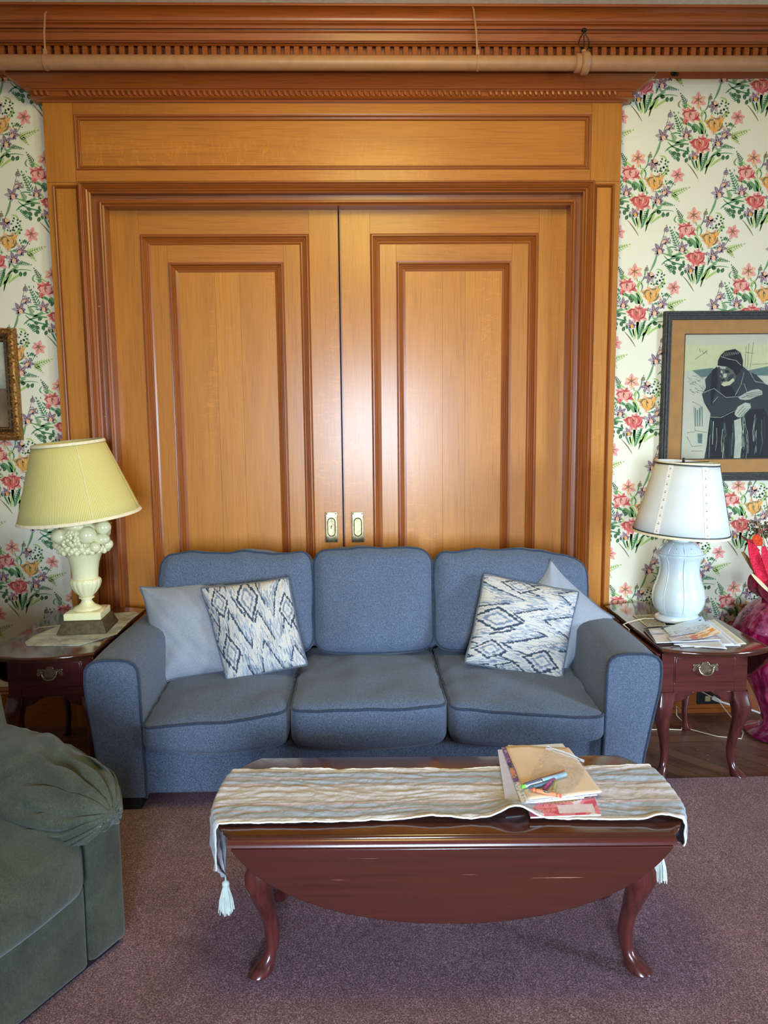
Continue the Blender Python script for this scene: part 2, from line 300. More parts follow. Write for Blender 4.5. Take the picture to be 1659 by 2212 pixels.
# ---------------------------------------------------------------- mesh builder
class MB:
    def __init__(s, world=False):
        s.v = []; s.f = []; s.m = []; s.t = []; s.uv = None; s.c = None
    def add(s, vs, fs, mi=0, tone=0.5):
        b = len(s.v); s.v += [tuple(p) for p in vs]
        for f in fs: s.f.append(tuple(i + b for i in f)); s.m.append(mi); s.t.append(tone)
        return b
    def box(s, x0, x1, y0, y1, z0, z1, mi=0, tone=0.5):
        vs = [(x, y, z) for x in (x0, x1) for y in (y0, y1) for z in (z0, z1)]
        s.add(vs, [(0, 1, 3, 2), (4, 6, 7, 5), (0, 4, 5, 1), (2, 3, 7, 6), (0, 2, 6, 4), (1, 5, 7, 3)], mi, tone)
    def loft(s, loops, mi=0, cap=True, closed=True, tone=0.5):
        n = len(loops[0]); vs = [p for l in loops for p in l]; fs = []
        for a in range(len(loops) - 1):
            for i in range(n if closed else n - 1):
                j = (i + 1) % n; fs.append((a * n + i, a * n + j, (a + 1) * n + j, (a + 1) * n + i))
        if cap and closed: fs += [tuple(range(n - 1, -1, -1)), tuple((len(loops) - 1) * n + i for i in range(n))]
        s.add(vs, fs, mi, tone)
    def tube(s, pts, r, n=8, mi=0, cap=True, closed=False, tone=0.5):
        pts = [Vector(p) for p in pts]; K = len(pts); loops = []
        up = Vector((0, 0, 1)); prev = None
        for i, p in enumerate(pts):
            a = pts[(i - 1) % K] if closed or i > 0 else p; b = pts[(i + 1) % K] if closed or i < K - 1 else p
            t = (b - a)
            t = t.normalized() if t.length > 1e-9 else Vector((1, 0, 0))
            if prev is None:
                u = t.cross(up) if abs(t.dot(up)) < 0.95 else t.cross(Vector((1, 0, 0)))
            else: u = prev - t * prev.dot(t)
            u.normalize(); w = t.cross(u); prev = u
            rr = r[i] if isinstance(r, (list, tuple)) else r
            loops.append([p + (u * cos(2 * pi * k / n) + w * sin(2 * pi * k / n)) * rr for k in range(n)])
        if closed: loops.append(loops[0])
        s.loft(loops, mi, cap and not closed, tone=tone)
    def lathe(s, prof, cx=0, cy=0, n=32, mi=0, rf=None, cap=True, z0=0, xf=None):
        loops = []
        for (r, z) in prof:
            lp = []
            for k in range(n):
                a = 2 * pi * k / n; q = r * (rf(a, z) if rf else 1)
                p = Vector((cx + q * cos(a), cy + q * sin(a), z0 + z)); lp.append(xf(p) if xf else p)
            loops.append(lp)
        s.loft(loops, mi, cap)
    def ball(s, c, r, n=10, mi=0, sc=(1, 1, 1)):
        c = Vector(c); loops = []
        for i in range(1, n):
            t = pi * i / n; loops.append([c + Vector((r * sc[0] * sin(t) * cos(2 * pi * k / (2 * n)), r * sc[1] * sin(t) * sin(2 * pi * k / (2 * n)), -r * sc[2] * cos(t))) for k in range(2 * n)])
        s.loft(loops, mi)
    def grid(s, nu, nv, fn, mi=0, uv=False, colf=None, tone=0.5):
        b = len(s.v)
        if uv and s.uv is None: s.uv = [(0, 0)] * len(s.v)
        if colf and s.c is None: s.c = [(0.5, 0.5, 0.5)] * len(s.v)
        vs = []
        for i in range(nu + 1):
            for j in range(nv + 1):
                u, v = i / nu, j / nv; vs.append(fn(u, v))
                if uv: s.uv.append((u, v))
                if colf: s.c.append(colf(u, v))
        w = nv + 1
        s.add(vs, [(i * w + j, (i + 1) * w + j, (i + 1) * w + j + 1, i * w + j + 1) for i in range(nu) for j in range(nv)], mi, tone)
    def extrude(s, pts, d, mi=0, tone=0.5):     # planar outline given depth vector d
        a = [Vector(p) for p in pts]; d = Vector(d)
        s.loft([a, [p + d for p in a]], mi, tone=tone)
    def build(s, name, mats, parent=None, smooth=35, bevel=0, recalc=True, world=False, kind=None, weld=False, sub=0, seg=2):
        if not isinstance(mats, (list, tuple)): mats = [mats]
        vs = s.v
        if world and parent is not None:
            inv = PM[parent.name].inverted(); vs = [inv @ Vector(p) for p in vs]
        me = bpy.data.meshes.new(name); me.from_pydata([tuple(p) for p in vs], [], s.f)
        for mt in mats: me.materials.append(mt)
        me.polygons.foreach_set('material_index', s.m)
        if any(t != 0.5 for t in s.t) or True:
            ta = me.attributes.new('tone', 'FLOAT', 'FACE'); ta.data.foreach_set('value', s.t)
        if s.uv is not None:
            s.uv += [(0, 0)] * (len(s.v) - len(s.uv))
            ul = me.uv_layers.new(name='UVMap'); li = [0] * len(me.loops); me.loops.foreach_get('vertex_index', li)
            ul.data.foreach_set('uv', [x for i in li for x in s.uv[i]])
        if s.c is not None:
            s.c += [(0.5, 0.5, 0.5)] * (len(s.v) - len(s.c))
            ca = me.color_attributes.new('Col', 'FLOAT_COLOR', 'POINT'); ca.data.foreach_set('color', [x for c in s.c for x in (*c, 1.0)])
        if recalc or weld:
            bm = bmesh.new(); bm.from_mesh(me)
            if weld: bmesh.ops.remove_doubles(bm, verts=bm.verts, dist=1e-5)
            bmesh.ops.recalc_face_normals(bm, faces=bm.faces); bm.to_mesh(me); bm.free()
        if smooth:
            me.polygons.foreach_set('use_smooth', [True] * len(me.polygons))
            if smooth < 180: me.set_sharp_from_angle(angle=math.radians(smooth))
        me.update()
        o = bpy.data.objects.new(name, me); COL.objects.link(o)
        if parent is not None: o.parent = parent
        else: PM[o.name] = Matrix()
        PM.setdefault(o.name, Matrix() if parent is None else PM[parent.name])
        if bevel:
            bv = o.modifiers.new('bevel', 'BEVEL'); bv.width = bevel; bv.segments = seg; bv.limit_method = 'ANGLE'; bv.angle_limit = math.radians(40)
        if sub:
            sd = o.modifiers.new('subdivision', 'SUBSURF'); sd.levels = sub; sd.render_levels = sub
        if kind: o['kind'] = kind
        return o
PM = {}
def thing(name, label, cat, loc=(0, 0, 0), rz=0, group=None):
    o = bpy.data.objects.new(name, None); COL.objects.link(o); o.location = loc; o.rotation_euler = (0, 0, rz)
    o.empty_display_size = 0.1
    o['label'] = label; o['category'] = cat
    if group: o['group'] = group
    PM[o.name] = Matrix.Translation(loc) @ Matrix.Rotation(rz, 4, 'Z')
    return o
def tag(o, label, cat, group=None):
    o['label'] = label; o['category'] = cat
    if group: o['group'] = group
    return o
def ns(x, y=0, z=0): return noise.noise(Vector((x, y, z)))
def copy_tree(o, parent=None):
    c = o.copy(); COL.objects.link(c)
    if parent is not None: c.parent = parent
    for ch in list(o.children): copy_tree(ch, c)
    return c
# ---------------------------------------------------------------- room shell
YD = 0.085                      # face of the sliding doors (the plaster wall stands at y = 0)
YC = -0.035                    # face of the oak surround
FLOORX0, FLOORX1 = -3.2, 3.4
def rect_face(mb, x0, x1, z0, z1, y, mi=0, tone=0.5):
    mb.add([(x0, y, z0), (x1, y, z0), (x1, y, z1), (x0, y, z1)], [(0, 1, 2, 3)], mi, tone)

ceil_z = at(850, 7, -0.24).z
# wallpapered wall with printed bouquets
PALC = dict(red=(216, 110, 102), pink=(234, 162, 148), peach=(238, 184, 146), orange=(232, 168, 84), mauve=(174, 158, 164), mauved=(140, 122, 134),
            green=(116, 156, 102), dgreen=(62, 100, 68), lgreen=(172, 196, 112), mid=(82, 136, 94), crim=(176, 70, 72), brown=(126, 118, 82))
PK = list(PALC)
def bouquet():
    P = []                     # (points, colour index, layer)
    def leaf(x, y, ang, ln, wd, c, lay=1):
        a = math.radians(ang); dx, dy = cos(a), sin(a)
        pts = [(x, y)]
        for t, w in ((0.25, 0.8), (0.55, 1.0), (0.8, 0.6)): pts.append((x + dx * ln * t - dy * wd * w / 2, y + dy * ln * t + dx * wd * w / 2))
        pts.append((x + dx * ln, y + dy * ln))
        for t, w in ((0.8, 0.6), (0.55, 1.0), (0.25, 0.8)): pts.append((x + dx * ln * t + dy * wd * w / 2, y + dy * ln * t - dx * wd * w / 2))
        P.append((pts, PK.index(c), lay))
    def blade(pts, wd, c, lay=1):
        n = 9; q = []
        (x0, y0), (x1, y1), (x2, y2) = pts
        for i in range(n + 1):
            t = i / n; q.append(((1 - t) ** 2 * x0 + 2 * t * (1 - t) * x1 + t * t * x2, (1 - t) ** 2 * y0 + 2 * t * (1 - t) * y1 + t * t * y2))
        lft, rgt = [], []
        for i, (x, y) in enumerate(q):
            a, b = q[max(0, i - 1)], q[min(n, i + 1)]; dx, dy = b[0] - a[0], b[1] - a[1]; l = sqrt(dx * dx + dy * dy) or 1
            w = wd * (0.25 + 0.75 * sin(pi * min(1, i / n * 0.9 + 0.05))) / 2
            lft.append((x - dy / l * w, y + dx / l * w)); rgt.append((x + dy / l * w, y - dx / l * w))
        P.append((lft + rgt[::-1], PK.index(c), lay))
    def lily(x, y, r, c1, c2, cc='crim', rot=0, n=6, lay=3):
        for k in range(n):
            a = rot + k * 360 / n + 8 * sin(k * 2.3); leaf(x, y, a, r * (1 + 0.12 * sin(k * 5)), r * 0.60, c1 if k % 2 else c2, lay + (k % 2) * 0.4)
        for k in range(n): blade([(x, y), (x, y), (x + r * 0.62 * cos(math.radians(rot + k * 360 / n)), y + r * 0.62 * sin(math.radians(rot + k * 360 / n)))], 7, cc, lay + 0.7)
        for k in range(5): leaf(x, y, rot + 30 + k * 72, r * 0.35, 6, 'brown', lay + 0.9)
    def ruffle(x, y, w, h, c1, c2, cc='crim', lay=3):
        for k in range(12):
            a = k * 30; leaf(x, y, a, (w if abs(cos(math.radians(a))) > .5 else h) / 2 * (1 + .1 * sin(k * 3)), h * 0.34, c1 if k % 2 else c2, lay + (k % 2) * .3)
        for k in range(9):
            xx = x - w * .38 + w * .76 * k / 8; yy = y + h * .22 * sin(k * 2.1)
            blade([(xx, yy + h * .2), (xx + w * .07, yy), (xx - w * .02, yy - h * .22)], 7, cc if k % 2 else 'peach', lay + .6)
    def blob(x, y, w, h, c, lay, s=0, amp=.14):
        pts = []
        for k in range(26):
            a = 2 * pi * k / 26; q = 1 + amp * sin(3 * a + s) + amp * .6 * sin(7 * a + 2 * s); pts.append((x + w / 2 * q * cos(a), y + h / 2 * q * sin(a)))
        P.append((pts, PK.index(c) if c else -1, lay))
    def ruffle(x, y, w, h, c1, c2, cc='crim', lay=3):
        blob(x, y, w * 1.2, h * 1.24, None, lay - .6, w); blob(x, y, w * .74, h * .74, c2, lay, w, .1)
        for k in range(8):
            a = 20 + k * 45 + 14 * sin(k * 3.7 + w); ll_ = (w * abs(cos(math.radians(a))) + h * abs(sin(math.radians(a)))) * .56 / 1.1
            leaf(x, y, a, ll_ * (1 + .1 * sin(k * 2.9)), min(w, h) * .36, c2 if k % 3 else c1, lay + .05 + .01 * k)
            blade([(x + .45 * ll_ * cos(math.radians(a - 8)), y + .45 * ll_ * sin(math.radians(a - 8))), (x + .7 * ll_ * cos(math.radians(a)), y + .7 * ll_ * sin(math.radians(a))), (x + .92 * ll_ * cos(math.radians(a + 6)), y + .92 * ll_ * sin(math.radians(a + 6)))], 6, cc if k % 2 else c1, lay + .4)
        blob(x - w * .24, y + h * .06, w * .42, h * .62, c1, lay + .2, 1); blob(x + w * .22, y + h * .12, w * .46, h * .60, c1, lay + .25, 2); blob(x + w * .02, y - h * .20, w * .46, h * .46, c1, lay + .3, 3)
        for k, (a, b, d, wd, c) in enumerate([((-.46, .0), (-.40, .34), (-.08, .30), 15, cc), ((.46, .10), (.44, -.30), (.12, -.40), 15, cc), ((-.10, .42), (.10, .30), (.34, .42), 11, cc), ((-.30, -.10), (-.18, -.42), (.06, -.36), 12, c1),
                ((-.04, .26), (-.10, .0), (.0, -.26), 9, cc), ((.12, .28), (.20, .04), (.10, -.16), 9, 'peach'), ((-.26, .26), (-.28, .04), (-.20, -.12), 9, 'peach'), ((.30, .2), (.34, .0), (.26, -.14), 8, cc), ((-.36, .1), (-.38, -.06), (-.28, -.2), 7, cc)]):
            blade([(x + a[0] * w, y + a[1] * h), (x + b[0] * w, y + b[1] * h), (x + d[0] * w, y + d[1] * h)], wd, c, lay + .5 + k * .03)
        for k in range(4): leaf(x + w * .05 * (k - 1.5), y, 70 + 20 * k, h * .2, 5, 'brown', lay + .9)
    def iris(x, y, r, rot=0, lay=3, lip='peach'):
        blob(x, y, r * 1.5, r * 1.4, None, lay - .5, r)
        for k, a in enumerate((95, 150, 35, 205, -25, 235, -60)): leaf(x, y, a + rot, r * (1.08 if k < 3 else .85), r * .50, 'mauve' if k % 2 else 'mauved', lay)
        leaf(x, y + r * .1, -90 + rot, r * .72, r * .60, lip, lay + .3)
        for k, a in enumerate((95, 155, 25)): blade([(x, y), (x, y), (x + r * .7 * cos(math.radians(a + rot)), y + r * .7 * sin(math.radians(a + rot)))], 4, 'pink', lay + .4)
    def fern(x0, y0, x1, y1, n, ln, c, wd=9, lay=1.2):
        dx, dy = x1 - x0, y1 - y0; L_ = sqrt(dx * dx + dy * dy); a = math.degrees(math.atan2(dy, dx))
        blade([(x0, y0), ((x0 + x1) / 2 - dy * .06, (y0 + y1) / 2 + dx * .06), (x1, y1)], 5, c, lay)
        for k in range(1, n + 1):
            t = k / (n + 1); x, y = x0 + dx * t, y0 + dy * t; l = ln * (1.1 - t * .8)
            leaf(x, y, a + 52, l, wd, c, lay); leaf(x, y, a - 52, l, wd, c, lay)
        leaf(x1, y1, a, ln * .5, wd, c, lay)
    def sprig(x, y, n, r, c, s=0):
        for k in range(n):
            a = k * 137.5 + s; q = r * sqrt((k + .5) / n); leaf(x + q * cos(math.radians(a)), y + q * sin(math.radians(a)), a, 22, 16, c, 2)
    # all in a frame with y up, origin at the middle of the bouquet, about 0.57 mm per unit
    def X(x): return x - 775
    def Y_(y): return 560 - y
    def B(a, b, c, w, k, lay=1): blade([(X(a[0]), Y_(a[1])), (X(b[0]), Y_(b[1])), (X(c[0]), Y_(c[1]))], w, k, lay)
    def Fe(a, b, n, ln, k, wd=9): fern(X(a[0]), Y_(a[1]), X(b[0]), Y_(b[1]), n, ln, k, wd)
    for a, b, c, w, k in [((790, 860), (800, 740), (770, 660), 15, 'green'), ((770, 850), (760, 760), (820, 660), 13, 'lgreen'), ((760, 830), (730, 750), (735, 680), 12, 'mid'),
        ((825, 885), (850, 790), (900, 720), 9, 'green'), ((770, 920), (730, 850), (670, 790), 7, 'brown'), ((800, 850), (830, 740), (855, 690), 16, 'mid'),
        ((805, 640), (790, 520), (700, 470), 26, 'green'), ((790, 600), (800, 500), (760, 470), 18, 'mid'), ((815, 600), (840, 540), (880, 520), 16, 'green'),
        ((700, 640), (600, 640), (490, 600), 14, 'green'), ((640, 640), (520, 640), (480, 700), 9, 'mid'), ((860, 750), (950, 690), (1065, 720), 7, 'green'),
        ((385, 750), (430, 680), (440, 600), 14, 'green'), ((440, 600), (480, 500), (500, 430), 6, 'mauved'), ((500, 430), (490, 400), (520, 380), 9, 'brown'),
        ((960, 440), (1010, 400), (1000, 340), 10, 'lgreen'), ((930, 270), (980, 270), (990, 310), 11, 'lgreen'), ((790, 460), (760, 400), (820, 380), 9, 'lgreen'),
        ((800, 460), (840, 400), (780, 370), 8, 'mid'), ((720, 480), (700, 440), (650, 470), 6, 'lgreen'), ((940, 510), (1010, 490), (1060, 470), 9, 'green'),
        ((760, 860), (750, 800), (745, 750), 9, 'lgreen'), ((820, 830), (880, 790), (900, 740), 20, 'lgreen'), ((780, 420), (775, 360), (750, 310), 6, 'green'), ((790, 820), (770, 720), (790, 650), 12, 'dgreen'), ((745, 840), (720, 790), (700, 740), 12, 'mid'), ((690, 560), (720, 620), (760, 620), 16, 'lgreen'), ((820, 560), (800, 470), (740, 440), 16, 'lgreen'), ((850, 780), (900, 700), (960, 690), 13, 'green'),
        ((880, 700), (900, 660), (880, 640), 12, 'mid'), ((620, 560), (560, 540), (520, 560), 8, 'mid'), ((700, 350), (660, 340), (640, 300), 10, 'lgreen'), ((600, 350), (560, 330), (600, 290), 10, 'green'), ((830, 880), (845, 800), (835, 700), 12, 'lgreen'), ((860, 690), (1000, 600), (1085, 440), 6, 'green'), ((780, 640), (860, 420), (880, 350), 6, 'green'),
        ((700, 640), (640, 500), (640, 380), 6, 'lgreen'), ((800, 640), (1000, 560), (1130, 550), 6, 'lgreen'), ((740, 700), (560, 700), (500, 620), 9, 'mid'), ((880, 560), (960, 540), (1010, 600), 14, 'mid'), ((700, 600), (620, 600), (560, 640), 16, 'green'),
        ((650, 480), (600, 440), (580, 380), 12, 'mid'), ((800, 380), (850, 330), (830, 270), 9, 'mid'), ((720, 520), (680, 470), (600, 470), 12, 'green'), ((870, 820), (930, 760), (1000, 740), 14, 'lgreen')]:
        B(a, b, c, w * 1.35, k)
    Fe((640, 600), (550, 400), 9, 48, 'mid', 13); Fe((650, 330), (600, 245), 5, 34, 'dgreen'); Fe((660, 350), (620, 330), 4, 30, 'green')
    Fe((600, 760), (510, 690), 6, 38, 'mid', 11); Fe((570, 620), (530, 550), 5, 34, 'green'); Fe((1020, 590), (1180, 530), 7, 46, 'lgreen', 12)
    Fe((1040, 560), (1100, 630), 5, 36, 'lgreen', 11); Fe((960, 650), (1060, 670), 6, 28, 'mid'); Fe((1000, 470), (1060, 500), 3, 26, 'dgreen'); Fe((700, 500), (660, 450), 4, 26, 'mid'); Fe((840, 700), (800, 800), 5, 30, 'mid'); Fe((560, 520), (500, 470), 5, 30, 'mid'); Fe((900, 680), (980, 660), 5, 30, 'green', 12); Fe((800, 360), (760, 420), 4, 24, 'lgreen'); Fe((940, 440), (1000, 380), 4, 26, 'lgreen')
    Fe((520, 440), (515, 380), 3, 30, 'mauved', 12); Fe((845, 300), (850, 250), 3, 30, 'brown', 10)
    for x, y, a in [(640, 640, 150), (665, 660, 60), (640, 700, 20), (610, 690, 190), (650, 750, 250), (610, 740, 230), (690, 770, 280), (700, 745, 340), (600, 780, 250), (655, 790, 290), (580, 710, 180),
                    (870, 590, 80), (850, 610, 100), (940, 745, 250), (975, 770, 270), (1000, 765, 300), (960, 730, 200), (740, 510, 120), (720, 530, 250)]:
        leaf(X(x), Y_(y), -a, 46, 30, 'dgreen', 2); blade([(X(x), Y_(y)), (X(x), Y_(y)), (X(x) + 36 * cos(math.radians(-a)), Y_(y) + 36 * sin(math.radians(-a)))], 4, 'green', 2.3)
    sprig(X(960), Y_(335), 9, 34, 'dgreen'); sprig(X(970), Y_(395), 6, 26, 'dgreen', 40); sprig(X(912), Y_(415), 7, 26, 'dgreen', 80); sprig(X(970), Y_(505), 8, 34, 'dgreen', 10)
    iris(X(880), Y_(335), 56, 150); iris(X(655), Y_(560), 56); iris(X(925), Y_(625), 62, 10); iris(X(990), Y_(560), 54, -40); iris(X(730), Y_(735), 50, 20, lip='orange')
    iris(X(455), Y_(575), 62, 25); iris(X(510), Y_(500), 44, -60)
    ruffle(X(685), Y_(410), 150, 96, 'pink', 'red'); ruffle(X(775), Y_(640), 160, 120, 'red', 'pink'); ruffle(X(893), Y_(485), 140, 130, 'orange', 'peach', 'brown')
    blob(X(745), Y_(290), 120, 110, None, 2.2, 1); blob(X(1085), Y_(425), 110, 110, None, 2.2, 2)
    lily(X(745), Y_(290), 70, 'peach', 'pink', 'crim', 90); lily(X(1085), Y_(425), 64, 'pink', 'pink', 'crim', 70)
    return P
wb = MB()
rect_face(wb, FLOORX0, at(120, 600, 0).x, 0, ceil_z, 0, 0)
rect_face(wb, at(1320, 600, 0).x, FLOORX1, 0, ceil_z, 0, 0)
BQ = bouquet(); SC = 0.000566
org = at(1513, 290, 0)
rnd = random.Random(3)
for i in range(-18, 8):
    for j in range(-6, 2):
        bx = org.x + i * 0.279; bz = org.z + j * 0.523 + (0.2615 if i % 2 else 0)
        if not (bx > 1.0 or bx < -1.25) or bx > 3.3 or bx < -3.1 or bz < 0.25 or bz > 3.5: continue
        for pts, ci, lay in BQ:
            if -1.40 < bx + pts[0][0] * SC < 1.18: continue
            wb.add([(bx + x * SC, -0.0003 - lay * 0.00022, bz + y * SC) for x, y in pts], [tuple(range(len(pts)))], ci + 1)
pm = [M['paper']] + [plain('wallpaper_print_' + k, PALC[k], 0.75, vary=0.12, scale=260, spec=0.2) for k in PK]
wb.build('wall_back', pm, smooth=0, recalc=False, kind='structure')
fl = MB()
fl.add([(FLOORX0, -0.42, 0), (FLOORX1, -0.42, 0), (FLOORX1, 0.1, 0), (FLOORX0, 0.1, 0)], [(0, 1, 2, 3)], 0)
fl.add([(FLOORX0, -7.5, 0), (FLOORX1, -7.5, 0), (FLOORX1, -0.42, 0), (FLOORX0, -0.42, 0)], [(0, 1, 2, 3)], 1)
fl.build('floor', [M['plank_x'], M['plank_d']], smooth=0, kind='structure')
c_ = MB(); c_.box(FLOORX0, FLOORX1, -7.5, 0.2, ceil_z, ceil_z + 0.1); c_.build('ceiling', M['plaster'], smooth=0, kind='structure')

# crown cornice with dentils, full width of the room
def zp(py, pr): return at(850, py, -pr).z
prof = [(170, .0), (140, .02), (128, .03), (127, .040), (101, .046), (100, .088), (97, .094), (94, .092), (93, .108), (89, .112), (88, .124), (72, .13), (70, .138), (66.5, .142), (66, .128), (62.5, .130), (62, .150),
        (56, .155), (54, .151), (50, .162), (47, .165), (45.5, .171), (44, .171), (38, .175), (30, .184), (20, .204), (14, .222), (12.5, .234), (8, .238), (7, .24)]
cr = MB(); lp = [(p, zp(py, p)) for py, p in prof]
cr.loft([[(x, -p, z) for p, z in lp] for x in (FLOORX0, FLOORX1)], cap=False, closed=False)
z0, z1 = zp(120.5, .085), zp(103.5, .085); x = -2.4
k = 0
while x < 2.6:
    cr.box(x, x + 0.0225, -.088, -.05, z0 if k % 1 == 0 else z0, z1 + .004); x += 0.0412; k += 1
cr.build('trim_1', M['crown'], smooth=30, kind='structure')

# oak surround of the doors
cxl, cxr = at(135, 950, YC).x, at(1325, 950, YC).x
ox0, ox1 = at(202, 950, YC).x, at(1278, 600, YC).x        # outer edge of the moulding round the opening
oz = at(850, 393, YC).z
fz0, fz1 = oz, at(850, 222, YC).z
su = MB()   # materials: 0 vertical, 1 horizontal, 2 mould v, 3 mould h, 4 groove
OM = [M['oak_v'], M['oak_h'], M['oak_mv'], M['oak_mh'], M['groove']]
def frame(mb, x0, x1, z0, z1, prof, mv=2, mh=3, tone=0.5, bottom=True):
    for (i0, y0), (i1, y1) in zip(prof, prof[1:]):
        a = [(x0 + i0, y0, z0 + i0 * bottom), (x1 - i0, y0, z0 + i0 * bottom), (x1 - i0, y0, z1 - i0), (x0 + i0, y0, z1 - i0)]
        b = [(x0 + i1, y1, z0 + i1 * bottom), (x1 - i1, y1, z0 + i1 * bottom), (x1 - i1, y1, z1 - i1), (x0 + i1, y1, z1 - i1)]
        for k in range(4):
            if k == 0 and not bottom: continue
            n = (k + 1) % 4; mb.add([a[k], a[n], b[n], b[k]], [(0, 1, 2, 3)], mv if k in (1, 3) else mh, tone)
def bead(i, w, y, h, n=5):      # half round profile piece, proud by h
    return [(i + w * (1 - cos(pi * k / n)) / 2, y - h * sin(pi * k / n)) for k in range(n + 1)]
g = 0.0016
# pilasters
for side in (0, 1):
    a, b_ = (cxl, ox0) if side == 0 else (ox1, cxr)
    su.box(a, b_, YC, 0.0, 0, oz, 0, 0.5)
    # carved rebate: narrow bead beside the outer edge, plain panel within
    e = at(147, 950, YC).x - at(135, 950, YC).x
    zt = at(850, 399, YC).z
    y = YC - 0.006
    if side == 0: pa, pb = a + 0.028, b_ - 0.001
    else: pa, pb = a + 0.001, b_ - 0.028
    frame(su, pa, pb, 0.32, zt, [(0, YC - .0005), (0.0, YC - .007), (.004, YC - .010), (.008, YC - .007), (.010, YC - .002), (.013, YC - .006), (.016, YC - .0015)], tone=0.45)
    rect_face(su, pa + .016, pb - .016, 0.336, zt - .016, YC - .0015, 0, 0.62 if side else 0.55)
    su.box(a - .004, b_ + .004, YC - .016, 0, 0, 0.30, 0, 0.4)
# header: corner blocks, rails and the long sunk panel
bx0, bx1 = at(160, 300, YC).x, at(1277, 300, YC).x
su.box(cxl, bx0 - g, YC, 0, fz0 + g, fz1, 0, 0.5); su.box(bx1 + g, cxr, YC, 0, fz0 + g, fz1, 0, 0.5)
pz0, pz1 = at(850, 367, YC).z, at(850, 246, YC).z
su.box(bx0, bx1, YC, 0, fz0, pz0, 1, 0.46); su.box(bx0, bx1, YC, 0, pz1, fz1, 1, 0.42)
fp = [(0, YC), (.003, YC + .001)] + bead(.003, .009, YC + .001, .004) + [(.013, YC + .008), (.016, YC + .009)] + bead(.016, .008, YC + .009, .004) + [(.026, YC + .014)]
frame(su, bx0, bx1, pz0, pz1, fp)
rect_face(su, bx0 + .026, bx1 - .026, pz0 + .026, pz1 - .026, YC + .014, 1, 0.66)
su.box(cxl + .01, cxr - .01, YC + .016, 0.01, fz0, fz1, 4)
# stepped moulding round the opening
op = [(0, YC), (0, YC - .018)] + bead(0, .012, YC - .018, .008) + [(.016, YC - .014), (.020, YC - .018), (.024, YC - .011), (.028, YC - .014), (.031, YC - .006), (.036, YC - .003), (.040, YC + .006), (.046, YC + .010),
      (.046, YC + .050), (.072, YC + .052), (.072, YC + .034)] + bead(.072, .014, YC + .034, .006) + [(.088, YC + .040), (.094, YC + .044), (.094, YD + .03)]
frame(su, ox0, ox1, 0, oz + 0.001, op, bottom=False, tone=0.42)
su.build('trim_2', OM, smooth=30, kind='structure', recalc=False)
# header cornice with returns, rope bead
hc = MB()
hp = [(222, 0.0), (220, .016), (216, .020), (214.5, .030), (212, .038), (209, .044), (207.5, .040), (207, .034), (197, .034), (196, .044), (193, .048), (191, .056), (188, .060), (182, .070), (174, .084), (166, .100), (160, .112), (158, .116), (157, .108), (153, .110), (152, .118), (148, .118), (148, 0)]
loops = []
for py, p in hp:
    z = at(700, py, YC - p).z; loops.append([(cxl - p, 0, z), (cxl - p, YC - p, z), (cxr + p, YC - p, z), (cxr + p, 0, z)])
hc.loft(loops, cap=False, closed=False)
zc = at(700, 202, YC - .03).z; xx = cxl - .012
gap = [(at(133, 202, YC).x, .030), (at(1040, 202, YC).x, .014), (at(1345, 202, YC).x, .03)]
while xx < cxr + .014:
    if not any(abs(xx - gx) < gw for gx, gw in gap):
        a = Vector((xx - .005, YC - .039, zc + .013)); b = Vector((xx + .005, YC - .039, zc - .013))
        hc.tube([a.lerp(b, t) for t in (0, .2, .5, .8, 1)], [.003, .008, .0095, .008, .003], 8)
    xx += 0.0262
hc.build('trim_3', M['crown'], smooth=30, kind='structure')

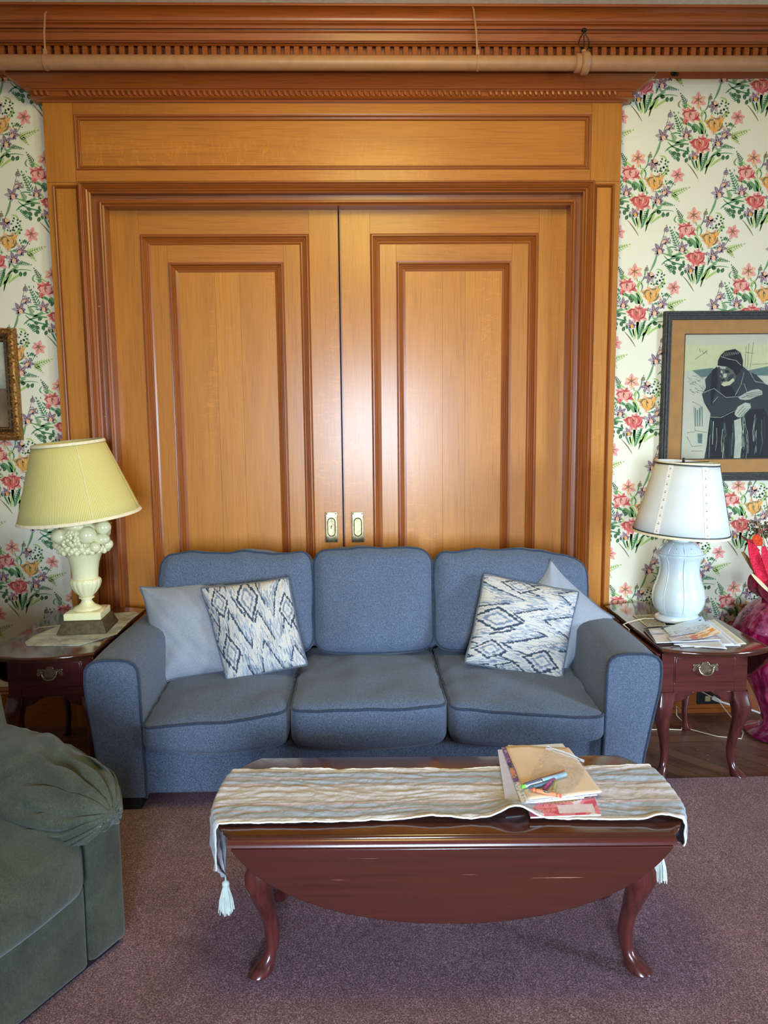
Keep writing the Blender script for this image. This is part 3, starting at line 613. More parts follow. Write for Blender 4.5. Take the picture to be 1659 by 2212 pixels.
# sliding doors
dx0, dxm, dx1 = at(217, 470, YD).x, at(733.5, 600, YD).x, at(1232, 470, YD).x
dx0 = ox0 + .088; dx1 = ox1 - .088
dz1 = at(728, 433, YD).z
def door(name, xa, xb, tones):
    mb = MB(); z0_, st = 0.02, 0.135
    so = 0.142; ra = 0.155; m1 = 0.048; s2 = 0.080; m2 = 0.046
    za = dz1 - ra; zb = 0.34
    mb.box(xa, xa + so - g / 2, YD, YD + .04, z0_, dz1, 0, tones[0]); mb.box(xb - so + g / 2, xb, YD, YD + .04, z0_, dz1, 0, tones[1])
    mb.box(xa + so, xb - so, YD, YD + .04, za, dz1, 1, tones[2]); mb.box(xa + so, xb - so, YD, YD + .04, z0_, zb, 1, 0.5)
    mo = [(0, YD), (.004, YD + .002)] + bead(.004, .012, YD + .001, .009) + [(.019, YD + .006), (.023, YD + .004), (.027, YD + .010), (.031, YD + .008), (.035, YD + .013), (.040, YD + .012), (m1, YD + .018)]
    frame(mb, xa + so, xb - so, zb, za, mo, tone=0.5)
    x0, x1, z0, z1 = xa + so + m1, xb - so - m1, zb + m1, za - m1; y = YD + .018
    mb.box(x0, x0 + s2 - g / 2, y, YD + .04, z0, z1, 0, tones[3]); mb.box(x1 - s2 + g / 2, x1, y, YD + .04, z0, z1, 0, tones[4])
    mb.box(x0 + s2, x1 - s2, y, YD + .04, z1 - s2, z1, 1, tones[5]); mb.box(x0 + s2, x1 - s2, y, YD + .04, z0, z0 + s2, 1, 0.5)
    mi = [(0, y), (.004, y + .001)] + bead(.004, .011, y, .008) + [(.018, y + .006), (.022, y + .004), (.026, y + .010), (.030, y + .008), (.034, y + .013), (m2, y + .018)]
    frame(mb, x0 + s2, x1 - s2, z0 + s2, z1 - s2, mi, tone=0.5)
    x0, x1, z0, z1 = x0 + s2 + m2, x1 - s2 - m2, z0 + s2 + m2, z1 - s2 - m2; y += .018
    mb.box(xa + .05, xb - .05, y + .003, YD + .045, z0_ + .05, dz1 - .05, 4)
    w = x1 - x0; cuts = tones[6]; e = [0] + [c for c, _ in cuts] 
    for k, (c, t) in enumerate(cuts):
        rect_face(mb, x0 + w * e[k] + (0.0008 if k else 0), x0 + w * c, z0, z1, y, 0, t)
    # astragal strip at the meeting edge
    return mb, x0, x1
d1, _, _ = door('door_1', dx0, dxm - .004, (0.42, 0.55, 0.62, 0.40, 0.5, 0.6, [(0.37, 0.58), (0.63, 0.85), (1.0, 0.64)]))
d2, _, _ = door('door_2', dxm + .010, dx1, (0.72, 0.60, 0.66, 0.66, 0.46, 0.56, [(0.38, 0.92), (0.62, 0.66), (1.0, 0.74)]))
d2.box(dxm + .003, dxm + .010, YD - .006, YD + .03, .02, dz1, 2, .3); d1.box(dxm - .006, dxm - .004, YD - .003, YD + .03, .02, dz1, 2, .6)
D1 = d1.build('door_1', OM, smooth=30, kind='structure', recalc=False); D2 = d2.build('door_2', OM, smooth=30, kind='structure', recalc=False)
dk = MB(); dk.box(cxl + .03, cxr - .03, YD + .046, YD + .09, 0, dz1 + .2); dk.build('wall_pocket', M['dark'], smooth=0, kind='structure')
for D, px, key in ((D1, 716, True), (D2, 773, False)):
    c = at(px, 1138.5, YD); y = YD; h = MB()
    hw, hh = .0315, .078
    def stad(w, hgt, yy, n=10):
        pts = []
        for k in range(n + 1): a = pi * k / n; pts.append((c.x + w * cos(a), yy, c.z + hgt - w + w * sin(a)))
        for k in range(n + 1): a = pi + pi * k / n; pts.append((c.x + w * cos(a), yy, c.z - hgt + w + w * sin(a)))
        return pts
    outer = []
    st_ = stad(.0195, .047, y - .004); K = len(st_)
    for p in st_:
        a = math.atan2(p[2] - c.z, p[0] - c.x); kx = hw / max(abs(cos(a)), 1e-6); kz = hh / max(abs(sin(a)), 1e-6); r = min(kx, kz)
        outer.append((c.x + r * cos(a), y - .004, c.z + r * sin(a)))
    back = [(p[0], y, p[2]) for p in outer]
    h.loft([back, outer, [(c.x + (p[0] - c.x) * .93, y - .005, c.z + (p[2] - c.z) * .97) for p in outer], stad(.0215, .049, y - .0045), stad(.020, .0475, y - .0065), stad(.0185, .046, y - .005), stad(.0165, .044, y - .0005), stad(.008, .036, y - .0002)])
    for sx in (-1, 1):
        for sz in (-1, 1): h.ball((c.x + sx * .023, y - .005, c.z + sz * .069), .0035, 5, 1, (1, .5, 1))
    if key:
        h.ball((c.x, y - .0008, c.z + .004), .0035, 6, 1, (1, .3, 1)); h.box(c.x - .0014, c.x + .0014, y - .0016, y, c.z - .010, c.z + .003, 1)
    o = h.build('door_pull', [M['brass'], M['iron']], D, smooth=40)
# baseboards
for nm, xa, xb in (('baseboard_left', FLOORX0, cxl), ('baseboard_right', cxr, FLOORX1)):
    b = MB(); b.loft([[(x, 0, 0), (x, -.022, 0), (x, -.022, .165), (x, -.016, .175), (x, -.020, .182), (x, -.010, .192), (x, 0, .196)] for x in (xa, xb)])
    b.box(xa, xb, -.034, -.02, 0, .022); b.build(nm, M['oak_mh'], smooth=30, kind='structure')
# carpet
cp = MB(); cy0 = atz(1500, 1690, 0).y
cp.grid(130, 1, lambda u, v: (FLOORX0 + (FLOORX1 - FLOORX0) * u, cy0 + .012 + .0035 * ns(u * 90), .0 if v == 0 else .014))
cp.grid(130, 90, lambda u, v: (FLOORX0 + (FLOORX1 - FLOORX0) * u, (cy0 + .012 + .0035 * ns(u * 90)) * (1 - v) + -7.4 * v, .014 + .0012 * ns(u * 60, v * 60)))
tag(cp.build('carpet', M['carpet'], smooth=60), 'mauve brown cut pile carpet covering the floor in front of the sofa', 'carpet')
CZ = .0145

# pipe under the cornice
YP = -.235
pz = at(850, 136, YP).z; pr_ = .030
pt = thing('steam_pipe', 'tan painted steam pipe running along under the cornice', 'pipe', (0, YP, pz))
p = MB(); jx = at(1255, 136, YP).x
p.tube([(x, 0, 0) for x in (-2.6, -1, 0, jx)], pr_, 28); p.tube([(x, 0, -.0) for x in (jx, 1.7, 2.6)], pr_ + .001, 28)
p.build('pipe_run', M['pipe'], pt, 40)
j = MB(); R = Matrix.Rotation(pi / 2, 4, 'Y')
def ringx(mb, prof, x0, mi=0, zc=0):
    mb.loft([[(x0 + dx, r * cos(2 * pi * k / 32), zc + r * sin(2 * pi * k / 32)) for k in range(32)] for dx, r in prof], mi)
ringx(j, [(-.035, .031), (-.034, .038), (-.012, .038), (-.010, .034), (-.008, .040), (-.002, .046), (.014, .047), (.024, .043), (.026, .032)], jx + .008)
j.build('pipe_coupling', M['pipe'], pt, 40)
hk = MB(); hx = at(1262, 80, YP).x
for s_, dy in ((-1, 0), (1, .006)):
    hk.tube([(hx + s_ * .004, dy, .135)] + [(hx + s_ * .024 * sin(pi * t), dy, .128 - .09 * t) for t in (.1, .3, .5, .7, .9)] + [(hx + s_ * .004, dy, .036)], .0028, 6)
hk.tube([(hx, .004, .12), (hx, .004, .06)], .0022, 6); hk.ball((hx + .002, .01, .14), .011, 6, 0, (1.2, 1, .8)); hk.ball((hx, 0, .05), .010, 6, 1, (1.2, 1, .8))
hk.build('chain_link_hanger', [M['iron'], M['pipe']], pt, 40)
for px0, px1, ptop in ((99, 100, 27), (1031, 1022, 16)):
    xb = at(px0, 136, YP).x; xt = at(px1, ptop, -.225).x; zt = at(px1, ptop, -.225).z - pz
    s_ = MB()
    s_.loft([[(xb - .004, (pr_ + q) * cos(2 * pi * k / 24), (pr_ + q) * sin(2 * pi * k / 24)) for k in range(24)] if e == 0 else [(xb + .006, (pr_ + q) * cos(2 * pi * k / 24), (pr_ + q) * sin(2 * pi * k / 24)) for k in range(24)] for e, q in ((0, .0005), (0, .003), (1, .003), (1, .0005))])
    s_.box(xb - .007, xb + .008, -.006, .004, pr_, pr_ + .022)
    s_.tube([(xb, -.002, pr_ + .01), (xb + (xt - xb) * .4, -.010, zt * .55), (xt, -.006, zt * .93), (xt - .002, .014, zt + .004)], .0042, 8)
    s_.build('strap_hanger', M['pipe'], pt, 40)
# hook left in the wall below the pipe
n_ = MB(); q = at(1454, 161, 0)
n_.ball((q.x, -.012, q.z), .012, 7, 0, (1.3, .6, 1)); n_.tube([(q.x, 0, q.z), (q.x, -.03, q.z + .002), (q.x + .012, -.034, q.z - .012), (q.x + .006, -.03, q.z - .022)], .003, 6)
tag(n_.build('wall_hook', M['iron'], smooth=40), 'small black iron hook in the floral wall just under the pipe', 'hook')
# ---------------------------------------------------------------- cushions
def soft(mb, O, A, B, C, ha, hb, hc, r, crown=(0, 0, 0.03), N_=22, fn=None, mi=0, pipe=None, pr=.005, side=None, rc=None):
    """rounded, puffed block. A,B,C unit axes; crown = outward puff along each axis; pipe: MB that gets piping round the +C face"""
    O, A, B, C = Vector(O), Vector(A), Vector(B), Vector(C); h = (ha, hb, hc); rc = rc or r
    def surf(q):
        inner = Vector([max(-(h[i] - (r if i == 2 else r)), min(h[i] - r, q[i])) for i in range(3)])
        d = q - inner
        if d.length > 1e-9: q = inner + d.normalized() * r
        n = [q[i] / h[i] for i in range(3)]
        f = [1 - min(1, abs(x)) ** 2.2 for x in n]
        d3 = Vector((n[0] * crown[0] * f[1] * f[2] ** .5, n[1] * crown[1] * f[0] * f[2] ** .5, n[2] * crown[2] * f[0] * f[1]))
        q = q + d3
        if fn: q = fn(q, n)
        return O + A * q[0] + B * q[1] + C * q[2]
    key = {}; vs = []; fs = []
    def vid(t):
        k = tuple(round(x, 5) for x in t)
        if k not in key:
            q = Vector([h[i] * (sin(pi / 2 * t[i]) * .55 + t[i] * .45) for i in range(3)]); key[k] = len(vs); vs.append(surf(q))
        return key[k]
    for ax in range(3):
        for s_ in (-1, 1):
            i1, i2 = [(1, 2), (2, 0), (0, 1)][ax]
            for i in range(N_):
                for j in range(N_):
                    f = []
                    for (a, b) in ((i, j), (i + 1, j), (i + 1, j + 1), (i, j + 1)):
                        t = [0, 0, 0]; t[ax] = s_; t[i1] = -1 + 2 * a / N_; t[i2] = -1 + 2 * b / N_; f.append(vid(t))
                    fs.append(tuple(f if s_ > 0 else f[::-1]))
    mb.add(vs, fs, mi)
    if pipe is not None:
        for sg in (side or (1,)):
            pts = []; K = 30
            def corner(cx, cy, a0):
                for k in range(6):
                    a = a0 + (pi / 2) * k / 5; pts.append((cx + r * cos(a), cy + r * sin(a)))
            X_, Y_ = ha - r, hb - r
            def seg(p, q):
                for k in range(1, K): pts.append((p[0] + (q[0] - p[0]) * k / K, p[1] + (q[1] - p[1]) * k / K))
            corner(X_, Y_, 0); seg((X_, hb), (-X_, hb)); corner(-X_, Y_, pi / 2); seg((-ha, Y_), (-ha, -Y_)); corner(-X_, -Y_, pi); seg((-X_, -hb), (X_, -hb)); corner(X_, -Y_, 1.5 * pi); seg((ha, -Y_), (ha, Y_))
            P3 = []
            for (x, y) in pts:
                q = Vector((x, y, sg * (hc - r * .45))); p = surf(q)
                cc = surf(Vector((x * .9, y * .9, 0))); P3.append(p)
            pipe.tube(P3, pr, 7, 0, closed=True)
    return surf

# ---------------------------------------------------------------- sofa
sofa = thing('sofa', 'blue grey three seat sofa with piped cushions in front of the sliding doors', 'sofa', (0.03, -.5, 0))
XL, XR = -1.0, 1.0
yf, yb = -.92, -.07
fr = MB()
fr.box(-.88, .935, yf + .03, yb, .066, .27)
fr.build('seat_rail', M['sofa'], sofa, bevel=.01, world=True)
bk = MB()
def bkf(q, n): return q
soft(bk, (.035, -.115, .46), (1, 0, 0), (0, -.10, .995), (0, -.995, -.10), .96, .375, .045, .04, (0, 0, .0), 16)
bk.build('back_frame', M['sofa'], sofa, world=True, smooth=70)
def arm(sd):
    # front outline, from outer bottom over the top to inner bottom
    if sd < 0: ob, ot, it, ib, top = -1.035, -1.078, -.873, -.866, .618
    else: ob, ot, it, ib, top = 1.062, 1.137, .925, .918, .607
    def prof(y):
        k = (y - yf) / (yb - yf)
        P = []; w = ot - it; c = []
        lift = .012 * sin(k * pi) ; zt = top + lift
        P.append((ob, .065)); P.append((ob + (ot - ob) * .25, .2)); P.append((ob + (ot - ob) * .65, .36)); P.append((ob + (ot - ob) * .93, .46)); P.append((ot, .53 + lift))
        n = 9; mid = (ot + it) / 2
        for i in range(1, n):
            a = pi * i / n; ex = abs(cos(a)) ** .62 * (1 if cos(a) > 0 else -1); ez = sin(a) ** .62
            P.append((mid + (ot - mid) * ex, .535 + lift + (zt - .535 - lift) * ez))
        P.append((it, .53 + lift)); P.append((it + (ib - it) * .5, .35)); P.append((ib, .2)); P.append((ib, .065))
        return P
    ys = [yf, yf + .003, yf + .008] + [yf + .02 + (yb - yf - .02) * k / 14 for k in range(15)]
    loops = []
    for k, y in enumerate(ys):
        P = prof(y); cx = sum(p[0] for p in P) / len(P); cz = .34
        s_ = {0: .972, 1: .99, 2: .998}.get(k, 1.0)
        loops.append([(cx + (x - cx) * s_ + .002 * ns(x * 8, y * 7, z * 8), y, cz + (z - cz) * (1 - (1 - s_) * .5) + .003 * ns(x * 5, y * 5, z * 5 + 3)) for x, z in P])
    a = MB(); a.loft(loops); a.build('arm', M['sofa'], sofa, world=True, smooth=50)
    pp = MB(); P = prof(yf); cx = sum(p[0] for p in P) / len(P)
    pts = [Vector((cx + (x - cx) * .998, yf + .0015, z)) for x, z in P]
    fine = []
    for i in range(len(pts) - 1):
        for k in range(3): fine.append(pts[i].lerp(pts[i + 1], k / 3))
    fine.append(pts[-1]); pp.tube(fine, .0056, 7); pp.build('arm_piping', M['piping'], sofa, world=True, smooth=60)
arm(-1); arm(1)
for i, (x0, x1, zl, zr, lab) in enumerate([(-.868, -.312, .355, .415, 0), (-.300, .302, .425, .432, 0), (.312, .916, .425, .362, 0)]):
    mb = MB(); pb = MB(); cx = (x0 + x1) / 2; ha = (x1 - x0) / 2
    def fn(q, n, i=i, ha=ha):
        t = (n[2] + 1) / 2; a = n[0]
        fy = max(0, -n[1])              # towards the front
        sl = ((zl - .43) * (1 - a) / 2 + (zr - .43) * (1 + a) / 2)
        q = q.copy(); q[2] += sl * t * (0.25 + .75 * max(0, (1 - n[1]) / 2)) 
        q[2] += .010 * ns(q[0] * 5 + i * 9, q[1] * 5, i) * t
        e = min(1 - abs(a), 1) ; w = exp(-(e / .10) ** 2) * (1 if t > .5 else 0)
        q[2] += .007 * ns(q[0] * 11 + i, q[1] * 9, 3) * t
        q[2] += w * .006 * sin(q[1] * 150 + 3 * ns(q[1] * 9, i)) * (1 - abs(n[1]))
        q[2] -= .012 * fy ** 3 * t * (1 - a * a) * 0
        q[1] -= .018 * (1 - a * a) * fy * (1 - t * .3)
        if t < .45: q[2] += -.02 * fy * (1 - a * a) 
        return q
    soft(mb, (cx, -.575, .358), (1, 0, 0), (0, 1, 0), (0, 0, 1), ha, .375, .085, .038, (0.004, .012, .028), 28, fn, pipe=pb, side=(1,), pr=.0058)
    c = mb.build('seat_cushion', M['sofa'], sofa, world=True, smooth=80)
    pb.build('piping', M['piping'], c, world=True, smooth=60)
for i, (x0, x1, zt) in enumerate([(-.95, -.246, .915), (-.242, .300, .925), (.306, 1.02, .905)]):
    mb = MB(); pb = MB(); cx = (x0 + x1) / 2; ha = (x1 - x0) / 2; hb = (zt - .445) / 2
    def fn(q, n, i=i):
        q = q.copy(); up = (n[1] + 1) / 2
        q[1] += (.018 * ns(q[0] * 7 + i * 5, i * 3.1, n[2] * .5) + .006 * ns(q[0] * 17 + i * 5, i * 1.1, 0)) * up ** 2 - .014 * up ** 3 * max(0, -n[2]) * 0
        if i == 2: q[1] -= .055 * max(0, n[0]) ** 2 * up; 
        if i == 0: q[1] -= .012 * max(0, -n[0] - .5) * up
        q[2] += .014 * ns(q[0] * 6, q[1] * 6, 5 + i)
        q[0] += .006 * ns(q[1] * 9, i * 2.2) * n[0]
        q[2] += .03 * (1 - n[0] ** 2) * max(0, -n[1]) 
        e = 1 - abs(n[0]); q[2] += exp(-(e / .12) ** 2) * .003 * sin(q[1] * 120 + i)
        return q
    lean = math.radians(13)
    Bv = (0, sin(lean), cos(lean)); Cv = (0, -cos(lean), sin(lean))
    soft(mb, (cx, -.285, .445 + hb), (1, 0, 0), Bv, Cv, ha, hb - .008, .095, .062, (0.008, .016, .038), 30, fn, pipe=pb, pr=.0062)
    c = mb.build('back_cushion', M['sofa'], sofa, world=True, smooth=80)
    pb.build('piping', M['piping'], c, world=True, smooth=60)
for x, y in ((-.95, yf + .06), (.99, yf + .06), (-.95, yb - .08), (.99, yb - .08)):
    f = MB(); f.lathe([(.032, 0), (.034, .004), (.045, .052), (.045, .066)], x, y, 20, z0=CZ if y < -.76 else 0); 
    if y < -.76: f = MB(); f.box(x - .06, x + .06, y - .05, y + .05, CZ, .076)
    else: f = MB(); f.box(x - .05, x + .05, y - .05, y + .05, 0, .066)
    f.build('foot', M['black'], sofa, world=True, bevel=.004)

# ---------------------------------------------------------------- throw pillows
def lerp3(a, b, t): return tuple(a[i] + (b[i] - a[i]) * t for i in range(3))
def ikat(u, v):
    cream, pale, blue, navy = (198, 190, 180), (164, 168, 174), (116, 128, 144), (58, 70, 88)
    ju = u + .010 * ns(v * 60, u * 6, 1); jv = v + .030 * ns(u * 70, v * 4, 2) + .012 * ns(u * 190, v * 8, 5)
    c = cream
    st = ns(u * 120, v * 9, 9) 
    if st > .18: c = pale
    if st > .36: c = blue
    def tri(x): x = x % 1.0; return 1 - abs(2 * x - 1)
    # tall chevron lines running across columns
    for (k0, k1, amp, ph, wd, cc) in ((3.0, 1.35, .62, .10, .070, navy), (3.0, 1.35, .62, .36, .030, blue), (3.0, 1.35, .62, .62, .062, navy), (3.0, 1.35, .62, .82, .08, pale)):
        s_ = (jv * k1 + amp * tri(ju * k0 + .25) + ph + .25 * ns(u * 2.2, v * 1.4, 3)) % 1.0
        on = ns(u * 7 + ph * 30, v * 5, 7) > -.26
        if s_ < wd and on: c = cc
        elif wd < s_ < wd + .13 and ph in (.10, .62) and ns(u * 90, v * 10, 3) > -.12: c = blue if ns(u * 70, v * 8, 6) > -.05 else pale
    # diamonds down one side
    for (du, dvv, ru, rv) in ((.17, .80, .105, .17), (.155, .26, .12, .20), (.50, .80, .13, .26), (.93, .62, .10, .2), (.02, .55, .07, .16)):
        d = abs(ju - du) / ru + abs(jv - dvv) / rv
        if d < 1.05: c = navy
        if d < .84: c = cream if st < .2 else pale
        if d < .60: c = blue
        if d < .42: c = cream
        if d < .18: c = pale
        if 1.05 < d < 1.22 and c != navy: c = cream
    return tuple(x * (1 + .10 * ns(u * 260, v * 60, 4)) for x in lin(c))
def pillow(name, label, cat, TL, TR, BR, BL, T, mat, pmat, flip=False, n=64, seed=0, pat=False, group=None, pinch=.075):
    TL, TR, BR, BL = map(Vector, (TL, TR, BR, BL)); nr = (TR - TL).cross(BL - TL).normalized()
    if nr.y > 0: nr = -nr
    cen = (TL + TR + BR + BL) / 4
    base = Vector((cen.x, cen.y, min(p.z for p in (TL, TR, BR, BL))))
    t = thing(name, label, cat, base, 0, group)
    def P(u, v, s_):
        a, b = 2 * u - 1, 2 * v - 1
        rd = 1 - .055 * abs(a * b) ** 7
        a2 = a * rd * (1 - pinch * (1 - b ** 4)) + .012 * ns(b * 1.7, seed) ; b2 = b * rd * (1 - pinch * (1 - a ** 4)) + .012 * ns(a * 1.7, seed + 5)
        ex = 1 - abs(a) ** 2.4; ey = 1 - abs(b) ** 2.4
        th = T * (max(0, ex) ** .55) * (max(0, ey) ** .55)
        w = .014 * ns(a * 1.6 + seed, b * 1.6, seed) * (ex * ey) ** .5 + .006 * ns(a * 4 + b * 3 + seed, (a - b) * 1.2, seed) * (ex * ey) ** .4
        cr = abs(a * b); w += .012 * sin(math.atan2(1.12 - abs(b), 1.12 - abs(a)) * 9 + seed) * cr * (ex * ey + .02) ** .5
        U, V = (a2 + 1) / 2, (b2 + 1) / 2
        q = TL.lerp(TR, U).lerp(BL.lerp(BR, U), 1 - V)
        return q + nr * (s_ * th + w * s_)
    mb = MB()
    if pat:
        cf = (lambda u, v: ikat(v, 1 - u)) if flip else (lambda u, v: ikat(u, v))
        mb.grid(230, 230, lambda u, v: P(u, v, 1), colf=cf); mb.grid(60, 60, lambda u, v: P(u, v, -.8), colf=cf)
    else:
        mb.grid(n, n, lambda u, v: P(u, v, 1)); mb.grid(n, n, lambda u, v: P(u, v, -.8))
    c = mb.build('cover', mat, t, smooth=180, world=True, weld=not pat)
    rim = [P(k / 30, 0, 0) for k in range(30)] + [P(1, k / 30, 0) for k in range(30)] + [P(1 - k / 30, 1, 0) for k in range(30)] + [P(0, 1 - k / 30, 0) for k in range(30)]
    pb = MB(); pb.tube(rim, .0055, 7, closed=True); pb.build('piping', pmat, t, smooth=60, world=True)
    return t
pillow('throw_pillow', 'plain pale grey piped pillow leaning on the left sofa arm', 'pillow', at(294, 1262, -.35), at(518, 1236, -.33), at(560, 1455, -.54), at(332, 1488, -.56), .085, M['greyp'], M['greypipe'], seed=2, group='pillows on the sofa', pinch=.14)
pillow('throw_pillow', 'cream and blue ikat pillow with upright zigzags beside the left grey pillow', 'pillow', at(428, 1266, -.46), at(626, 1243, -.44), at(668, 1440, -.60), at(488, 1480, -.63), .075, M['ikat'], M['greypipe'], seed=5, pat=True, group='pillows on the sofa')
pillow('throw_pillow', 'cream and blue ikat pillow with sideways zigzags near the right sofa arm', 'pillow', at(1042, 1234, -.42), at(1256, 1275, -.44), at(1215, 1485, -.62), at(998, 1434, -.60), .075, M['ikat'], M['greypipe'], seed=8, pat=True, flip=True, group='pillows on the sofa')
pillow('throw_pillow', 'plain grey pillow standing on its corner behind the right ikat pillow', 'pillow', at(1190, 1200, -.34), at(1333, 1333, -.40), at(1216, 1470, -.50), at(1070, 1345, -.44), .07, M['greyp'], M['greypipe'], seed=11, group='pillows on the sofa', pinch=.15)

# ---------------------------------------------------------------- cabriole legs
def cabriole(mb, x, y, dx, dy, H, s=1.0, z0=0, ank=.013):
    """dx,dy: outward unit direction; top block at (x,y)"""
    st = [(1.0, 0.0, .030, 1), (.93, .002, .031, .9), (.86, .012, .033, .5), (.78, .017, .032, .2), (.68, .013, .027, 0), (.55, .002, .0215, 0), (.42, -.009, .0175, 0), (.30, -.014, ank + .002, 0), (.20, -.012, ank, 0),
          (.13, -.004, .014, 0), (.08, .008, .018, 0), (.05, .016, .0225, 0), (.028, .020, .0235, 0), (.012, .019, .020, 0), (.010, .018, .017, 0), (.0, .018, .0165, 0)]
    loops = []; n = 20
    for (h, o, r, sq) in st:
        cx, cy = x + dx * o * s, y + dy * o * s; lp = []
        for k in range(n):
            a = 2 * pi * k / n; q = r * s
            if sq: 
                e = 2 / (2 + 5 * sq); c_, s_ = cos(a), sin(a)
                q1 = (abs(c_) ** e * (1 if c_ > 0 else -1), abs(s_) ** e * (1 if s_ > 0 else -1))
            else: q1 = (cos(a), sin(a))
            el = 1 + (.28 if h < .1 else 0)      # foot pad is longer outwards
            px, py_ = q1[0] * q, q1[1] * q
            d_ = px * dx + py_ * dy
            px += dx * d_ * (el - 1); py_ += dy * d_ * (el - 1)
            lp.append((cx + px, cy + py_, z0 + H * h))
        loops.append(lp)
    mb.loft(loops)

# ---------------------------------------------------------------- coffee table
TH = .45
ct = thing('coffee_table', 'dark red drop leaf coffee table with cabriole legs in front of the sofa', 'coffee table', (.215, -1.655, CZ), math.radians(-1.6))
th = TH - CZ
def halfw(y): return .642 * (1 - (abs(y) / .31) ** 3.1 * .30) if abs(y) < .31 else 0
ysamp = [-.228 + .456 * k / 24 for k in range(25)]
out = [(halfw(y), y) for y in ysamp] + [(-halfw(y), y) for y in ysamp[::-1]]
tt = MB()
def ring(sc_, z): return [(x * (1 - sc_ / .6), y * (1 - sc_ / .23) , z) for x, y in out]
tt.loft([ring(.016, th - .024), ring(.010, th - .022), ring(.008, th - .013), ring(.004, th - .013), ring(0, th - .010), ring(0, th - .005), ring(.003, th - .001), ring(.008, th)])
tt.build('tabletop', M['mah_top'], ct, smooth=40)
lf = MB()
for sg in (-1, 1):
    lf = MB(); D = .205; K = 40; pts = []
    for k in range(K + 1):
        x = -.565 + 1.13 * k / K; d = D * (1 - .75 * abs(x / .565) ** 2.25 - .25 * abs(x / .565) ** 9); pts.append((x, d))
    # rounded upper rule joint and flat leaf
    for (yy0, yy1) in ((.228, .244),):
        a = [(x, sg * yy0, th - .030 - d) for x, d in pts]; b = [(x, sg * yy1, th - .030 - d) for x, d in pts]
        top = [(-.565, th - .028), (.565, th - .028)]
        outl = [Vector((x, sg * yy0, th - .030 - d)) for x, d in pts] + [Vector((.565, sg * yy0, th - .026)), Vector((-.565, sg * yy0, th - .026))]
        lf.extrude(outl, (0, sg * (yy1 - yy0), 0))
    lf.build('drop_leaf', M['mah_leaf'], ct, smooth=30, bevel=.0035)
    rj = MB()
    rj.loft([[(x, sg * (.221 + dy), th - .006 + dz) for dy, dz in ((0, -.018), (0, -.002), (.008, -.002), (.015, -.006), (.020, -.013), (.021, -.018))] for x in (-.575, -.566, .566, .575)])
    rj.build('rule_joint', M['mah'], ct, smooth=50)
ap = MB()
ap.box(-.50, .50, -.178, -.160, th - .110, th - .024); ap.box(-.50, .50, .160, .178, th - .110, th - .024)
ap.box(-.522, -.504, -.17, .17, th - .110, th - .024); ap.box(.504, .522, -.17, .17, th - .110, th - .024)
ap.build('apron', M['mah'], ct, bevel=.002)
for sx in (-1, 1):
    for sy in (-1, 1):
        mb = MB(); cabriole(mb, sx * .495, sy * .150, sx * .74, sy * .67, th - .085, 1.22, 0, .0155)
        mb.box(sx * .495 - .032, sx * .495 + .032, sy * .150 - .032, sy * .150 + .032, th - .090, th - .024)
        mb.build('leg', M['mah_leg'], ct, smooth=50)
    
# ---------------------------------------------------------------- table runner with tassels
rt = thing('table_runner', 'crinkled striped cream and pale blue runner with tassels lying along the coffee table', 'table runner', (.215, -1.68, TH), 0)
rn = MB()
ca, sa = cos(math.radians(-1.6)), sin(math.radians(-1.6))
def tl(x, y): return (.215 + x * ca - y * sa, -1.655 + x * sa + y * ca)     # table frame to room
Lh = .20
def runner(u, v):
    # s runs along the table, w across
    s0 = -.655; s1 = .655; hangL = .235; hangR = .15
    tot = (s1 - s0) + hangL + hangR; s_ = -hangL + tot * u; 
    w = (v - .5)
    width = .295 + .012 * sin(u * 9)
    yc = -.025
    hl = max(0, -s_); hr = max(0, s_ - (s1 - s0))
    f = 1.0
    if hl > .09: f = max(.02, 1 - (hl - .09) / (hangL - .09))
    if hr > .03: f = max(.02, 1 - (hr - .03) / (hangR - .03))
    y = yc + w * width * f + .006 * ns(u * 9, 4.4) * (1 - abs(2 * w) * 0) 
    edge = halfw(y) - 0.642
    lx = s0 + s_
    # round over the table end
    R_ = .016; z = .0045
    def drop(h):        # h distance past the edge: returns (outwards, down)
        if h < R_ * 1.57: a = h / R_; return R_ * sin(a), R_ * (1 - cos(a))
        return R_, R_ + (h - R_ * 1.57)
    xl = -halfw(y) + .004; xr = halfw(y) - .004
    if s_ < (xl - s0): o, d = drop((xl - s0) - s_); x = xl - o + .03 * min(1, max(0, d - .02) / .1) * 0; z -= d; 
    elif s_ > (xr - s0): o, d = drop(s_ - (xr - s0)); x = xr + o; z -= d
    else: x = lx
    onflat = 1 if z > 0 else 0
    amp = .0022 + .0012 * ns(u * 5, 7)
    z += onflat * .0032 * (1 - abs(ns(u * 10, v * 13 + 3 * ns(u * 6, v * 2), 3)) * 2.2)
    z += onflat * (amp * (1 + sin(v * 44 + 5 * ns(u * 7, v * 3))) * .5 + .0018 * (1 + ns(u * 60, v * 14)) + .001 * (1 + ns(u * 160, v * 40)))
    # fold lifted near the front edge
    fx = x - .175; e = max(0, .5 - v) * 2
    z += onflat * (.036 * exp(-(fx / .050) ** 2) * e ** 1.6)
    z += onflat * (.014 * exp(-((x - .56) / .035) ** 2) * e ** 3) + onflat * .008 * exp(-((x + .05) / .06) ** 2) * e ** 4
    if not onflat:
        x += .006 * sin(v * 16) * min(1, (hl + hr) / .1) + .004 * ns(u * 60, v * 12)
        if hl: x += .012 * max(0, hl - .10) / .1
        if hr: x -= .035 * max(0, hr - .02) / .1; 
    X_, Y_ = tl(x, y); return (X_, Y_, TH + z + .0005)
rn.grid(420, 70, runner, uv=True)
ro = rn.build('cloth', M['runner'], rt, smooth=180, world=True)
